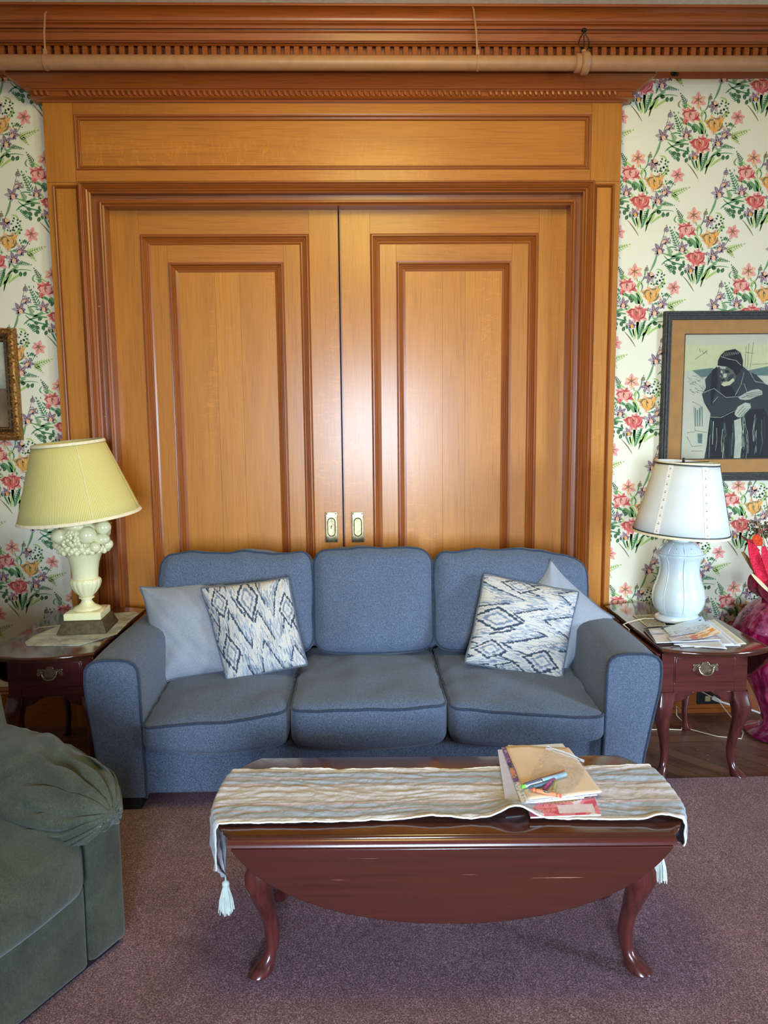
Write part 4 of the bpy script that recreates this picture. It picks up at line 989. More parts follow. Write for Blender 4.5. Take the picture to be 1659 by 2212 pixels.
sm = ro.modifiers.new('solidify', 'SOLIDIFY'); sm.thickness = .0016; sm.offset = 1
hm = MB(); hm.tube([runner(k / 400, 0) for k in range(20, 390)], .0028, 6); hm.tube([runner(k / 400, 1) for k in range(20, 390)], .0028, 6)
hm.build('hem', col('ivory_hem', (222, 214, 204), .8), rt, smooth=180, world=True)
for tip, ln in ((runner(0, .5), .078), (runner(1, .5), .078)):
    tb = MB(); x, y, z = tip; rr = random.Random(int(ln * 1000) + int(x * 100))
    tb.tube([(x, y, z + .004), (x, y, z - .016)], .0022, 6)
    tb.lathe([(.002, -.012), (.009, -.015), (.0115, -.021), (.0105, -.027), (.0085, -.029), (.010, -.031), (.0085, -.034)], x, y, 16, z0=z)
    for k in range(90):
        a = rr.random() * 2 * pi; q = sqrt(rr.random()); r0 = .008 * q; r1 = (.021 + .004 * rr.random()) * q; l = ln * (.85 + .2 * rr.random())
        tb.tube([(x + r0 * cos(a), y + r0 * sin(a), z - .030), (x + r1 * .8 * cos(a), y + r1 * .8 * sin(a), z - .03 - l * .5), (x + r1 * cos(a), y + r1 * sin(a), z - .03 - l)], .0011, 5)
    tb.build('tassel', M['tassel'], rt, smooth=60, world=True)

# ---------------------------------------------------------------- end tables
def end_table(label, X0, Y0, rz=0, dim=1.0):
    t = thing('end_table', label, 'end table', (X0, Y0, 0), rz, 'drop leaf end tables')
    H = .60
    def hw(y): return .218 if abs(y) < .33 else .218
    pts = []
    n = 16
    for k in range(n + 1):
        x = -.218 + .436 * k / n; pts.append((x, -.355 - .060 * (1 - (x / .218) ** 2)))
    outl = pts + [(-x, -y) for x, y in pts]
    def rg(q, z): return [(x * (1 - q / .218), y * (1 - q / .40), z) for x, y in outl]
    m_ = MB(); m_.loft([rg(.014, H - .026), rg(.008, H - .024), rg(.007, H - .014), rg(.003, H - .014), rg(0, H - .010), rg(0, H - .005), rg(.003, H - .001), rg(.008, H)])
    m_.build('tabletop', M['mah_top'], t, smooth=40)
    for sx in (-1, 1):
        l = MB(); K = 30; q = []
        for k in range(K + 1):
            y = -.350 + .70 * k / K; q.append((y, .19 * (1 - abs(y / .35) ** 2.2)))
        l.extrude([(sx * .222, y, H - .028 - d) for y, d in q] + [(sx * .222, .35, H - .022), (sx * .222, -.35, H - .022)], (sx * .015, 0, 0))
        l.build('drop_leaf', M['dark'] if False else M['mah'], t, bevel=.003)
    b = MB(); yf_, yb_ = -.262, .262; bw = .178
    b.box(-bw, bw, yb_ - .016, yb_, .385, H - .026); b.box(-bw, -bw + .016, yf_ + .018, yb_ - .016, .385, H - .026); b.box(bw - .016, bw, yf_ + .018, yb_ - .016, .385, H - .026)
    b.box(-bw, -bw + .052, yf_, yf_ + .018, .385, H - .026); b.box(bw - .052, bw, yf_, yf_ + .018, .385, H - .026); b.box(-bw + .052, bw - .052, yf_, yf_ + .018, .385, .428)
    b.box(-bw + .052, bw - .052, yf_, yf_ + .018, .535, H - .026)
    b.build('body', M['mah'], t, bevel=.0015)
    d = MB(); d.box(-bw + .054, bw - .054, yf_ - .005, yf_ + .016, .430, .533); d.box(-bw + .048, bw - .048, yf_ - .002, yf_ + .004, .425, .538)
    dr = d.build('drawer', M['mah'], t, bevel=.0025)
    pl_ = MB(); zc_ = .490; hs = [(0, .026), (.010, .022), (.014, .014), (.020, .012), (.026, .017), (.034, .014), (.041, .017), (.048, .010), (.044, .003), (.049, -.006), (.045, -.014), (.038, -.012), (.033, -.004), (.026, -.008), (.020, -.018), (.010, -.025), (0, -.029)]
    full = hs + [(-x, z) for x, z in hs[-2:0:-1]]; full = [(x * 1.12, z * 1.08) for x, z in full]
    pl_.extrude([(x, yf_ - .005, zc_ + z) for x, z in full], (0, -.0025, 0))
    for sx in (-1, 1): pl_.ball((sx * .030, yf_ - .012, zc_ + .004), .0065, 7)
    pl_.tube([(.030 * cos(pi + pi * k / 16), yf_ - .015 - .004 * sin(pi * k / 16), zc_ + .002 - .030 * abs(sin(pi * k / 16)) ** .8) for k in range(17)], [.0022 + .0018 * sin(pi * k / 16) for k in range(17)], 8)
    pl_.build('bail_pull', M['brassl'], dr, bevel=.0008, smooth=50)
    for sx in (-1, 1):
        for sy in (-1, 1):
            m2 = MB(); cabriole(m2, sx * (bw - .026), sy * (.262 - .026), sx * .74, sy * .67, .387, 1.12 if sy < 0 else .95, CZ if False else 0, .0135)
            m2.build('leg', M['mah_leg'], t, smooth=50)
    for sy in (-1, 1):
        for sx in (-1, 1):
            k_ = MB(); yk = sy * .250
            sc = [(0, 0), (.095, 0), (.086, -.012), (.066, -.020), (.050, -.034), (.022, -.045), (0, -.042)]
            k_.extrude([(sx * (bw - .052 - x + .002), yk - .008, .386 + z) for x, z in sc], (0, .016, 0)); k_.build('knee_bracket', M['mah_leg'], t, bevel=.003)
    return t
ETR = (1.386, -.487); ETL = (-1.316, -.400)
end_table('red brown drop leaf end table to the right of the sofa, holding papers', *ETR)
end_table('dark drop leaf end table to the left of the sofa, holding a grey mat', *ETL, )

# ---------------------------------------------------------------- left lamp: urn with fruit
lx, ly = -1.250, -.40
def zq(z): return z if z < .09 else .09 + (z - .09) * .82
class LB(MB):
    def build(s, *a, **k):
        s.v = [(p[0], p[1], zq(p[2])) for p in s.v]; return MB.build(s, *a, **k)
ll = thing('urn_lamp', 'cream ceramic urn lamp with fruit and tilted yellow shade on the left end table', 'table lamp', (lx, ly, .6035), math.radians(4))
b = MB()
def sq(h, z): return [(-h, -h, z), (h, -h, z), (h, h, z), (-h, h, z)]
b.loft([sq(.105, 0), sq(.105, .003), sq(.086, .052), sq(.084, .054)]); b.build('plinth', M['bronzeb'], ll, smooth=0, bevel=.002)
b = LB()
b.loft([sq(.074, .054), sq(.078, .056), sq(.078, .083), sq(.074, .087), sq(.060, .091)], cap=True)
b.lathe([(.062, .088), (.060, .096), (.046, .106), (.034, .114), (.026, .126), (.022, .138), (.026, .148), (.033, .150), (.034, .156), (.028, .160)], 0, 0, 40)
b.lathe([(.026, .158), (.032, .166), (.046, .185), (.058, .210), (.064, .235), (.064, .250), (.060, .258), (.052, .262)], 0, 0, 96, rf=lambda a, z: 1 + .045 * abs(sin(a * 8)) * min(1, max(0, (.262 - z) / .02)) * min(1, (z - .150) / .02))
b.lathe([(.054, .256), (.055, .28), (.057, .31), (.062, .345), (.070, .375), (.079, .400), (.084, .408), (.080, .414), (.060, .414)], 0, 0, 48)
b.build('urn', M['ceramic_y'], ll, smooth=50)
b = MB(); rr = random.Random(9)
def fruit(a, z, r, q, sc=(1, 1, 1)): b.ball((q * 1.14 * cos(a), q * 1.14 * sin(a), z - .062), r * 1.12, 9, 0, sc)
F = math.radians
for a, z, r, q, s in [(F(-150), .485, .036, .078, (1.1, 1, .9)), (F(-62), .492, .036, .070, (1, 1, 1)), (F(-20), .520, .030, .092, (1, 1, .95)), (F(-28), .470, .028, .090, (1.2, 1, .8)), (F(-100), .530, .030, .060, (1.3, 1, .6)),
     (F(-48), .440, .021, .094, (1, 1, 1)), (F(0), .440, .022, .09, (1, 1, 1)), (F(40), .49, .035, .075, (1, 1, 1)), (F(90), .48, .037, .075, (1, 1, 1)), (F(140), .50, .035, .075, (1, 1, 1)), (F(180), .46, .035, .08, (1, 1, 1)), (F(-175), .44, .024, .09, (1, 1, .8)), (F(-130), .54, .026, .055, (1, 1, 1))]: fruit(a, z, r, q, s)
for k in range(46):
    a = F(-128 + 62 * rr.random()); z = .422 + .085 * rr.random(); fruit(a, z, .0085, .088 - .2 * abs(z - .46))
for k in range(60):
    a = 2 * pi * k / 60; fruit(a, .418 + .008 * (k % 3), .008 + .003 * (k % 2), .088, (1, 1, 1.2))
b.ball((.107 * cos(F(-20)), .107 * sin(F(-20)), .492), .009, 6)
b.lathe([(.070, .345), (.088, .372), (.084, .46), (.03, .50)], 0, 0, 24)
b.build('fruit_garland', M['ceramic_y'], ll, smooth=60)
b = MB()
b.tube([(0, 0, .48), (0, 0, .62)], .008, 8); b.tube([(.055 * sin(pi * k / 12), 0, .58 + .24 * k / 12) for k in range(13)], .002, 6); b.tube([(-.055 * sin(pi * k / 12), 0, .58 + .24 * k / 12) for k in range(13)], .002, 6); b.ball((0, 0, .66), .03, 8, 0, (1, 1, 1.3))
b.build('socket_and_harp', M['brassl'], ll, smooth=60)
tilt = Matrix.Translation((-0.022, 0, .655)) @ Matrix.Rotation(math.radians(-4.8), 4, 'Y') @ Matrix.Rotation(math.radians(3), 4, 'X') @ Matrix.Translation((0, 0, -.66))
zb_, zt_ = .508, .838; rb, rt_ = .258, .146
sh = MB()
sh.grid(120, 6, lambda u, v: tilt @ Vector(((rb + (rt_ - rb) * v) * cos(2 * pi * u), (rb + (rt_ - rb) * v) * sin(2 * pi * u), zb_ + (zt_ - zb_) * v)), uv=True)
so = sh.build('lamp_shade', M['shade_y'], ll, smooth=80); sd = so.modifiers.new('solidify', 'SOLIDIFY'); sd.thickness = .0018
tr_ = MB()
for (z, r) in ((zb_, rb), (zt_, rt_)):
    sgn = 1 if z == zb_ else -1
    tr_.lathe([(r + .0015, z - .001), (r + .003, z), (r + .003 - .005 * (sgn), z + sgn * .011), (r + .0015 - .005 * sgn, z + sgn * .012), (r - .003, z), (r + .0015, z - .001)], 0, 0, 64, cap=False, xf=lambda p: tilt @ p)
aa = math.radians(-62)
tr_.tube([tilt @ Vector(((rb + (rt_ - rb) * v + .001) * cos(aa), (rb + (rt_ - rb) * v + .001) * sin(aa), zb_ + (zt_ - zb_) * v)) for v in (0, .5, 1)], .0016, 5)
tr_.build('shade_binding', M['shade_trim'], so, smooth=60)
# quilted mat under it
dm = MB(); zt0 = .6006
P4 = [atz(75, 1390, .6), atz(100, 1366, .6), atz(150, 1340, .6), atz(175, 1326, .6), atz(280, 1318, .6), atz(289, 1326, .6), atz(262, 1350, .6), atz(196, 1391, .6), atz(88, 1392, .6)]
P4 = [Vector((-1.443, -.60, 0)), Vector((-1.443, -.50, 0)), Vector((-1.36, -.20, 0)), Vector((-1.32, -.15, 0)), Vector((-1.13, -.115, 0)), Vector((-1.10, -.15, 0)), Vector((-1.10, -.30, 0)), Vector((-1.09, -.50, 0)), Vector((-1.19, -.665, 0)), Vector((-1.41, -.655, 0))]
P4 = [Vector((p.x, p.y, zt0)) for p in P4]
dm.loft([P4, [p + Vector((0, 0, .0024)) for p in P4]]); 
tag(dm.build('lamp_mat', M['doily'], smooth=0, bevel=.001), 'grey green quilted mat with clipped corners under the yellow lamp', 'placemat')
cdl = MB(); q0 = Vector((-1.27, -.30, .605)); 
cdl.tube([(-1.30, -.33, .6058), (-1.36, -.34, .6045), (-1.43, -.36, .603), (-1.475, -.38, .604), (-1.496, -.40, .597), (-1.502, -.40, .55)], .0022, 6)
cdl.build('lamp_cord', M['cord'], ll, world=True, smooth=60)

# ---------------------------------------------------------------- right lamp
rx, ry = 1.405, -.425
rl = thing('fluted_vase_lamp', 'white fluted vase lamp with dark rimmed white shade on the right end table', 'table lamp', (rx, ry, .6035), math.radians(12))
def lobes(a, z): 
    return 1 - .030 * max(0, 1 - abs(((a * 8 / (2 * pi)) % 1) - .5) * 0) * 0 + .028 * (abs(cos(a * 4)) ** .6 - .5)
class RBm(MB):
    def build(s, *a, **k):
        s.v = [(p[0], p[1], p[2] * .87) for p in s.v]; return MB.build(s, *a, **k)
b = RBm()
b.lathe([(.060, 0), (.094, .002), (.099, .010), (.096, .022), (.084, .032), (.078, .038)], 0, 0, 72)
b.lathe([(.074, .036), (.090, .045), (.104, .072), (.112, .105), (.113, .135), (.107, .170), (.096, .205), (.087, .240), (.083, .272), (.085, .298), (.091, .322), (.099, .338), (.103, .344), (.102, .352), (.094, .357)], 0, 0, 160, rf=lobes)
b.lathe([(.098, .355), (.084, .380), (.066, .402), (.052, .412), (.040, .416)], 0, 0, 160, rf=lobes)
b.lathe([(.040, .410), (.037, .425), (.040, .428), (.036, .436), (.020, .440)], 0, 0, 32)
rr = random.Random(4)
for k in range(8):                         # little pierced flowers on the shoulder
    a = 2 * pi * k / 8
    for (da, z, r) in [(0, .386, .0040)] + [(.12 * cos(t), .386 + .009 * sin(t), .0018) for t in (0, 1.05, 2.1, 3.14, 4.2, 5.2)] + [(-.12, .367, .0022), (.12, .367, .0022), (0, .366, .0020)]:
        rad = (.098 + (.066 - .098) * (z - .355) / .047) * lobes(a + da, z) + .0006; b.ball((rad * cos(a + da), rad * sin(a + da), z), r, 5, 1, (1, 1, .8))
b.build('vase_body', [M['ceramic_w'], col('flower_relief_olive', (150, 155, 130), .4)], rl, smooth=70)
# raised ribs between the lobes
b = RBm()
pr2 = [(.088, .044), (.105, .074), (.1125, .105), (.1135, .135), (.108, .170), (.097, .205), (.088, .240), (.084, .272), (.086, .298), (.093, .324), (.101, .341), (.086, .380), (.054, .411)]
for k in range(8):
    a = 2 * pi * (k + .5) / 8
    b.tube([((r * (1 - .002)) * lobes(a, 0) * cos(a), (r * .998) * lobes(a, 0) * sin(a), z) for r, z in pr2], .0028, 6)
b.lathe([(.097, .342), (.106, .345), (.107, .350), (.104, .355), (.096, .356)], 0, 0, 160, rf=lobes, cap=False)
b.build('moulded_ribs', M['ceramic_w'], rl, smooth=70)
b = MB(); b.tube([(0, 0, .43), (0, 0, .50)], .009, 8); b.ball((0, 0, .53), .03, 8, 0, (1, 1, 1.3)); b.tube([(.05 * sin(pi * k / 12), 0, .46 + .25 * k / 12) for k in range(13)], .002, 6); b.tube([(-.05 * sin(pi * k / 12), 0, .46 + .25 * k / 12) for k in range(13)], .002, 6)
b.tube([(-.129, 0, .713), (.129, 0, .713)], .002, 5)
b.lathe([(.004, .713), (.007, .720), (.004, .724), (.006, .729), (.002, .734)], 0, 0, 12); b.build('socket_and_finial', M['iron'], rl, smooth=60)
z0s, z1s, r0s, r1s = .396, .716, .206, .130
t2 = Matrix.Translation((0, 0, .42)) @ Matrix.Rotation(math.radians(2.6), 4, 'Y') @ Matrix.Rotation(math.radians(2), 4, 'X') @ Matrix.Translation((0, 0, -.42))
b = MB(); b.grid(96, 4, lambda u, v: t2 @ Vector(((r0s + (r1s - r0s) * v) * cos(2 * pi * u), (r0s + (r1s - r0s) * v) * sin(2 * pi * u), z0s + (z1s - z0s) * v)))
so = b.build('lamp_shade', M['shade_w'], rl, smooth=80); sd = so.modifiers.new('solidify', 'SOLIDIFY'); sd.thickness = .0016
b = MB()
def shp(a, v, o=.0): r = r0s + (r1s - r0s) * v + o; return t2 @ Vector((r * cos(a), r * sin(a), z0s + (z1s - z0s) * v))
for k in range(6):
    b = MB(); a = math.radians(-94 + 60 * k); w0 = .012
    b.grid(2, 8, lambda u, v: shp(a + (u - .5) * 2 * w0 / (r0s + (r1s - r0s) * v), .03 + .94 * v, .0016))
    for i in range(9):
        v = .08 + .84 * i / 8
        for (da, dv_) in ((-.011, -.008), (.011, -.008), (0, .010)): b.ball(shp(a + da, v + dv_, .0020), .0018, 4, 1)
    b.build('pierced_strip', [M['shade_strip'], M['darktrim']], so, smooth=80)
for v0, v1 in ((.028, .045), (.962, .982)):
    b = MB(); b.grid(96, 1, lambda u, v: shp(2 * pi * u, v0 + (v1 - v0) * v, .0024)); b.build('rim_band', M['darktrim'], so, smooth=80)
for v0, v1 in ((-.004, .026), (.984, 1.004)):
    b = MB(); b.grid(96, 1, lambda u, v: shp(2 * pi * u, v0 + (v1 - v0) * v, .0020)); b.build('rim_binding', M['shade_trim'], so, smooth=80)
b = MB()
c_pts = [atz(1413, 1336, .607), atz(1392, 1336, .6075), atz(1372, 1340, .606), atz(1355, 1345, .605), atz(1346, 1349, .602)]
b.tube(c_pts + [Vector((1.158, -.50, .585)), Vector((1.155, -.40, .40)), Vector((1.165, -.26, .10)), Vector((1.175, -.25, .006)), Vector((1.26, -.24, .004)), Vector((1.45, -.235, .004)), Vector((1.52, -.25, .005)), Vector((1.545, -.20, .02)), Vector((1.56, -.17, .06)), Vector((1.535, -.15, .085)), Vector((1.525, -.18, .05)), Vector((1.56, -.25, .008)), Vector((1.66, -.33, .004)), Vector((1.76, -.36, .004)), Vector((1.80, -.30, .006)), Vector((1.76, -.12, .10)), Vector((1.60, -.028, .175))], .0026, 6)
b.build('lamp_cord', M['cord'], rl, world=True, smooth=60)
# ---------------------------------------------------------------- recliner
RB = Vector((-.705, -1.654, 0)); RF = Vector((.887, -.4618, 0)).normalized(); RL = Vector((RF.y, -RF.x, 0))
rc = thing('recliner', 'worn sage green microsuede recliner at the left with gathered padded arm', 'armchair', tuple(RB + RF * -.4 + RL * .4 + Vector((0, 0, CZ))), math.atan2(RF.y, RF.x))
def rp(f, l, z): return RB + RF * f + RL * l + Vector((0, 0, z))
UZ = Vector((0, 0, 1))
for l0 in (.068, .75):
    b = MB()
    soft(b, rp(-.36, l0, .268), RF, RL, UZ, .36, .068, .240, .022, (.004, .004, .0), 20, lambda q, n: q + Vector((.004 * ns(q[0] * 5, q[2] * 6), .003 * ns(q[0] * 6, q[2] * 5, 3), 0)))
    arm_o = b.build('arm_panel', M['green'], rc, world=True, smooth=80)
    b = MB(); sgn = 1 if l0 < .3 else -1
    def fn(q, n):
        q = q.copy(); a = n[0]                      # a=+1 front
        fr_ = max(0, a) ; pin = 1 - .50 * fr_ ** 2.6
        q[1] = q[1] * pin
        q[2] = q[2] * (1 - .30 * fr_ ** 2.5) - .012 * fr_ ** 2.2 + .018 * (1 - a * a)
        inn = max(0, sgn * n[1])
        q[2] -= inn ** 1.5 * .075 * (1 - .5 * fr_)   # droops over the inner side
        ang = math.atan2(n[2], n[1] + 1e-6)
        g_ = exp(-((a - .74) / .30) ** 2)
        q[2] += g_ * .011 * sin(ang * 15 + 2.5 * ns(a * 4, ang * 2)) ; q[1] += g_ * .008 * sin(ang * 17 + 2 * ns(a * 3, ang))
        g2 = exp(-((a - .35) / .45) ** 2)
        q[2] += g2 * .009 * sin(ang * 9 + a * 5 + 4 * ns(a * 2.5, ang)) 
        q[2] += .016 * ns(q[0] * 6 + 3, q[1] * 9, l0) + .006 * ns(q[0] * 14 + q[1] * 10, q[1] * 7, 5) + .004 * ns(q[0] * 25, q[1] * 14 + q[0] * 12, l0)
        q[0] -= .02 * (abs(n[1]) ** 2) * fr_
        return q
    soft(b, rp(-.365, l0 + .035 * sgn, .478), RF, RL, UZ, .435, .145, .082, .08, (.0, .012, .02), 48, fn)
    b.build('arm_cushion', M['green'], rc, world=True, smooth=180)
b = MB()
soft(b, rp(-.335, .41, .355), RF, RL, UZ, .355, .275, .092, .06, (.028, .006, .035), 30, lambda q, n: q + Vector((.012 * ns(q[1] * 5, 2), 0, .012 * ns(q[0] * 4, q[1] * 4, 6) - .02 * max(0, n[0]) ** 2)))
b.build('seat_cushion', M['green'], rc, world=True, smooth=180)
b = MB(); soft(b, rp(-.03, .409, .152), RF, RL, UZ, .028, .268, .125, .015, (.006, 0, 0), 18, lambda q, n: q + Vector((.006 * ns(q[1] * 4, q[2] * 4), 0, 0)))
b.build('footrest_panel', M['green'], rc, world=True, smooth=80)
b = MB(); 
bl = math.radians(12); CB = (RF * cos(bl) + UZ * sin(bl)); BB = (UZ * cos(bl) - RF * sin(bl))
soft(b, rp(-.62, .36, .68), RL, BB, CB, .37, .34, .17, .10, (.01, .01, .05), 30, lambda q, n: q + Vector((0, 0, .012 * ns(q[0] * 5, q[1] * 5))) - Vector((0, 0, .03 * exp(-((n[1] - .1) / .08) ** 2))))
b.build('back_cushion', M['green'], rc, world=True, smooth=180)
b = MB(); b.extrude([rp(-.02, .02, .015), rp(-.02, .80, .015), rp(-.95, .80, .015), rp(-.95, .02, .015)], (0, 0, .04)); b.build('base', M['black'], rc, world=True)

# ---------------------------------------------------------------- outlet, plug
o_ = MB(); oc = at(1530, 1508, -.022); 
ox, oz_ = oc.x, oc.z
o_.box(ox - .062, ox + .062, -.029, -.022, oz_ - .030, oz_ + .034)
ot = o_.build('wall_outlet', M['black'], bevel=.002)
tag(ot, 'black electrical outlet plate on the oak baseboard under the right end table', 'outlet')
q = MB(); q.box(ox - .020, ox + .008, -.031, -.028, oz_ - .014, oz_ + .014); q.build('socket_face', col('ivory_socket', (170, 150, 100), .5), ot, bevel=.001)
pg = thing('power_plug', 'white plug and cable in the black outlet', 'plug', (ox + .028, -.03, oz_))
q = MB(); q.tube([(ox + .020, -.031, oz_ + .006), (ox + .032, -.045, oz_), (ox + .05, -.06, oz_ - .006)], [.012, .011, .007], 12); q.tube([(ox + .05, -.06, oz_ - .006), (ox + .10, -.085, oz_ - .018), (ox + .17, -.10, oz_ - .03), (ox + .24, -.09, oz_ - .06)], .0055, 8)
q.build('plug_and_cable', M['white'], pg, world=True, smooth=60)

# ---------------------------------------------------------------- framed pictures
def rect_frame(mb, x0, x1, z0, z1, prof, mi=0):
    for (i0, y0), (i1, y1) in zip(prof, prof[1:]):
        a = [(x0 + i0, y0, z0 + i0), (x1 - i0, y0, z0 + i0), (x1 - i0, y0, z1 - i0), (x0 + i0, y0, z1 - i0)]
        b = [(x0 + i1, y1, z0 + i1), (x1 - i1, y1, z0 + i1), (x1 - i1, y1, z1 - i1), (x0 + i1, y1, z1 - i1)]
        for k in range(4): n = (k + 1) % 4; mb.add([a[k], a[n], b[n], b[k]], [(0, 1, 2, 3)], mi)
PY = -.020
fx0 = at(1430, 850, PY).x; fz1_ = at(1500, 672, PY).z; fz0_ = at(1600, 1038, PY).z; fx1 = fx0 + 1.02
pic = thing('framed_print', 'large black framed ink print of a seated person in knit cap, right wall', 'picture', ((fx0 + fx1) / 2, 0, fz0_))
b = MB(); rect_frame(b, fx0, fx1, fz0_, fz1_, [(0, -.002), (0, -.026), (.004, -.030), (.009, -.030), (.011, -.024), (.015, -.023), (.017, -.028), (.022, -.029), (.024, -.022), (.029, -.021), (.032, -.024), (.038, -.022), (.041, -.015), (.041, -.008)])
b.build('picture_frame', M['pframe'], pic, world=True, smooth=25, recalc=False)
b = MB(); mw = .066
xa, xb, za, zb2 = fx0 + .04, fx1 - .04, fz0_ + .04, fz1_ - .04
rect_frame(b, xa, xb, za, zb2, [(0, -.012), (mw, -.012), (mw + .001, -.009)]); b.build('picture_mat', M['mat'], pic, world=True, smooth=0, recalc=False)
b = MB(); rect_frame(b, xa + mw, xb - mw, za + mw, zb2 - mw, [(0, -.012), (0, -.0105), (.005, -.0105), (.005, -.008)]); b.build('inner_fillet', col('walnut_fillet', (84, 58, 38), .5), pic, world=True, smooth=0, recalc=False)
def cp_(x, y): p = at(x / 4.62 + 1300, y / 4.62 + 640, -.008); return p
prt = MB(); x_, X2, z_, Z2 = xa + mw + .004, xb - mw - .004, za + mw + .004, zb2 - mw - .004
prt.add([(x_, -.0072, z_), (X2, -.0072, z_), (X2, -.0072, Z2), (x_, -.0072, Z2)], [(0, 1, 2, 3)], 0)
def ink(pts, mi, lay=1):
    P = [cp_(*p) for p in pts]; P = [Vector((min(X2, max(x_, p.x)), -.0074 - lay * .00012, min(Z2, max(z_, p.z)))) for p in P]
    prt.add(P, [tuple(range(len(P)))], mi)
def stroke(pts, w, mi, lay=3):
    P = [cp_(*p) for p in pts]; w /= 4.62 * 440
    for a, c in zip(P, P[1:]):
        d = (c - a); d.y = 0
        if d.length < 1e-6: continue
        n = Vector((-d.z, 0, d.x)).normalized() * w / 2; Y_ = -.0074 - lay * .00012
        q = [a + n, c + n * .7, c - n * .7, a - n]; prt.add([(p.x, Y_, min(Z2, max(z_, p.z))) for p in q], [(0, 1, 2, 3)], mi)
# paper tone, hills, seated figure
ink([(825, 490), (2900, 470), (2900, 720), (1300, 720), (1100, 740), (825, 745)], 5, .5)
ink([(900, 740), (1100, 715), (1140, 730), (1060, 800), (1000, 810), (940, 770)], 3, 1); ink([(1440, 745), (1700, 690), (2500, 700), (2900, 720), (2900, 800), (1500, 790)], 3, 1)
ink([(1140, 715), (1180, 700), (1400, 690), (1480, 760), (1540, 780), (1640, 880), (2100, 950), (2300, 1200), (2350, 1660), (1020, 1660), (1045, 1500), (1075, 1250), (1085, 1170), (1020, 1060), (1000, 980), (1040, 910), (1030, 830), (1080, 770)], 2, 1.5)
ink([(1045, 1650), (1055, 1400), (1080, 1210), (1180, 1200), (1320, 1130), (1400, 1180), (1330, 1240), (1310, 1660)], 1, 2)
ink([(1390, 1660), (1400, 1230), (1480, 1130), (1620, 1120), (1700, 1300), (1760, 1660)], 1, 2)
ink([(1320, 1240), (1390, 1215), (1400, 1450), (1380, 1650), (1315, 1650), (1330, 1440)], 4, 2.4)
ink([(1100, 740), (1150, 700), (1160, 860), (1120, 1000), (1090, 1100), (1085, 900)], 1, 2.2)
ink([(1180, 880), (1300, 900), (1330, 960), (1360, 1000), (1250, 1010), (1190, 990)], 1, 2.2)
ink([(1155, 690), (1160, 640), (1185, 590), (1230, 545), (1330, 525), (1385, 560), (1410, 640), (1405, 720), (1370, 760), (1330, 800), (1310, 740), (1250, 700)], 1, 3)   # knit cap
ink([(1165, 690), (1250, 700), (1310, 740), (1340, 800), (1325, 850), (1270, 890), (1215, 895), (1185, 865), (1195, 820), (1175, 800), (1190, 760)], 6, 3.2); ink([(1168, 695), (1240, 705), (1232, 725), (1190, 722)], 4, 3.4); ink([(1188, 740), (1205, 745), (1203, 800), (1178, 802)], 4, 3.4); ink([(1215, 770), (1250, 775), (1240, 812), (1212, 810)], 4, 3.4)        # face
ink([(1225, 735), (1270, 740), (1275, 765), (1235, 762)], 1, 3.6); ink([(1185, 830), (1225, 822), (1230, 842), (1195, 850)], 1, 3.6); ink([(1180, 760), (1200, 770), (1205, 800), (1185, 805)], 2, 3.5)
ink([(1270, 790), (1320, 770), (1310, 850), (1250, 880), (1250, 840)], 2, 3.4); ink([(1215, 855), (1270, 850), (1310, 815), (1325, 840), (1280, 885), (1220, 900), (1190, 880)], 5, 3.6)
for k in range(9): stroke([(1215 + k * 18, 600 - 3 * k), (1225 + k * 19, 560 - k)], 4, 4, 3.6)
stroke([(1190, 600), (1260, 625), (1340, 640), (1390, 690)], 6, 4, 3.7); 
ink([(1360, 1010), (1440, 960), (1500, 935), (1560, 925), (1600, 945), (1605, 980), (1540, 1000), (1480, 1030), (1430, 1035), (1385, 1030)], 4, 3.2)       # upper hand
for a in ((1430, 975, 1590, 950), (1440, 990, 1600, 965), (1450, 1008, 1570, 985), (1400, 1015, 1470, 985)): stroke([a[:2], a[2:]], 5, 1, 3.6)
ink([(1330, 1150), (1360, 1100), (1430, 1060), (1480, 1070), (1490, 1110), (1440, 1160), (1390, 1210), (1350, 1205), (1325, 1180)], 4, 3.2)          # lower hand
for a in ((1350, 1170, 1420, 1090), (1365, 1190, 1440, 1110), (1385, 1200, 1460, 1120)): stroke([a[:2], a[2:]], 5, 1, 3.6)
rr = random.Random(12)
for k in range(46):
    x = 1060 + rr.random() * 700; y = 1180 + rr.random() * 250
    if 1310 < x < 1400: continue
    stroke([(x, y), (x + rr.uniform(-20, 12), y + 120), (x + rr.uniform(-30, 10), y + 230)], rr.choice((4, 6, 9)), rr.choice((4, 3, 3, 4, 2)), 3.3)
for pts in ([(1020, 960), (1120, 920), (1240, 1010), (1380, 1000)], [(1075, 1205), (1190, 1210), (1330, 1140)], [(1330, 990), (1390, 880), (1420, 760)], [(1420, 870), (1450, 960)], [(1480, 760), (1530, 850), (1640, 870)], [(1600, 830), (1700, 900)], [(1420, 1180), (1440, 1330), (1450, 1480)], [(1530, 1180), (1515, 1340)], [(1110, 1060), (1160, 1000)]): stroke(pts, 5, 4, 3.3)
for k in range(60):
    x = 850 + rr.random() * 160; y = 780 + rr.random() * 200; stroke([(x, y), (x + rr.uniform(10, 40), y + rr.uniform(2, 14))], 3, 3 if k % 2 else 2, 2)
for pts in ([(900, 1050), (985, 1090), (980, 1300)], [(920, 1100), (930, 1340), (1050, 1360)], [(850, 1400), (900, 1500), (1000, 1490)], [(895, 1545), (1010, 1545)], [(850, 1360), (930, 1355)]): stroke(pts, 4, 2, 2)
for x in (935, 955, 975, 1000): stroke([(x, 1100 + x % 40), (x + 4, 1300)], 12, 3, 1.4)
ink([(955, 1370), (1005, 1370), (1000, 1470), (960, 1465)], 3, 2)
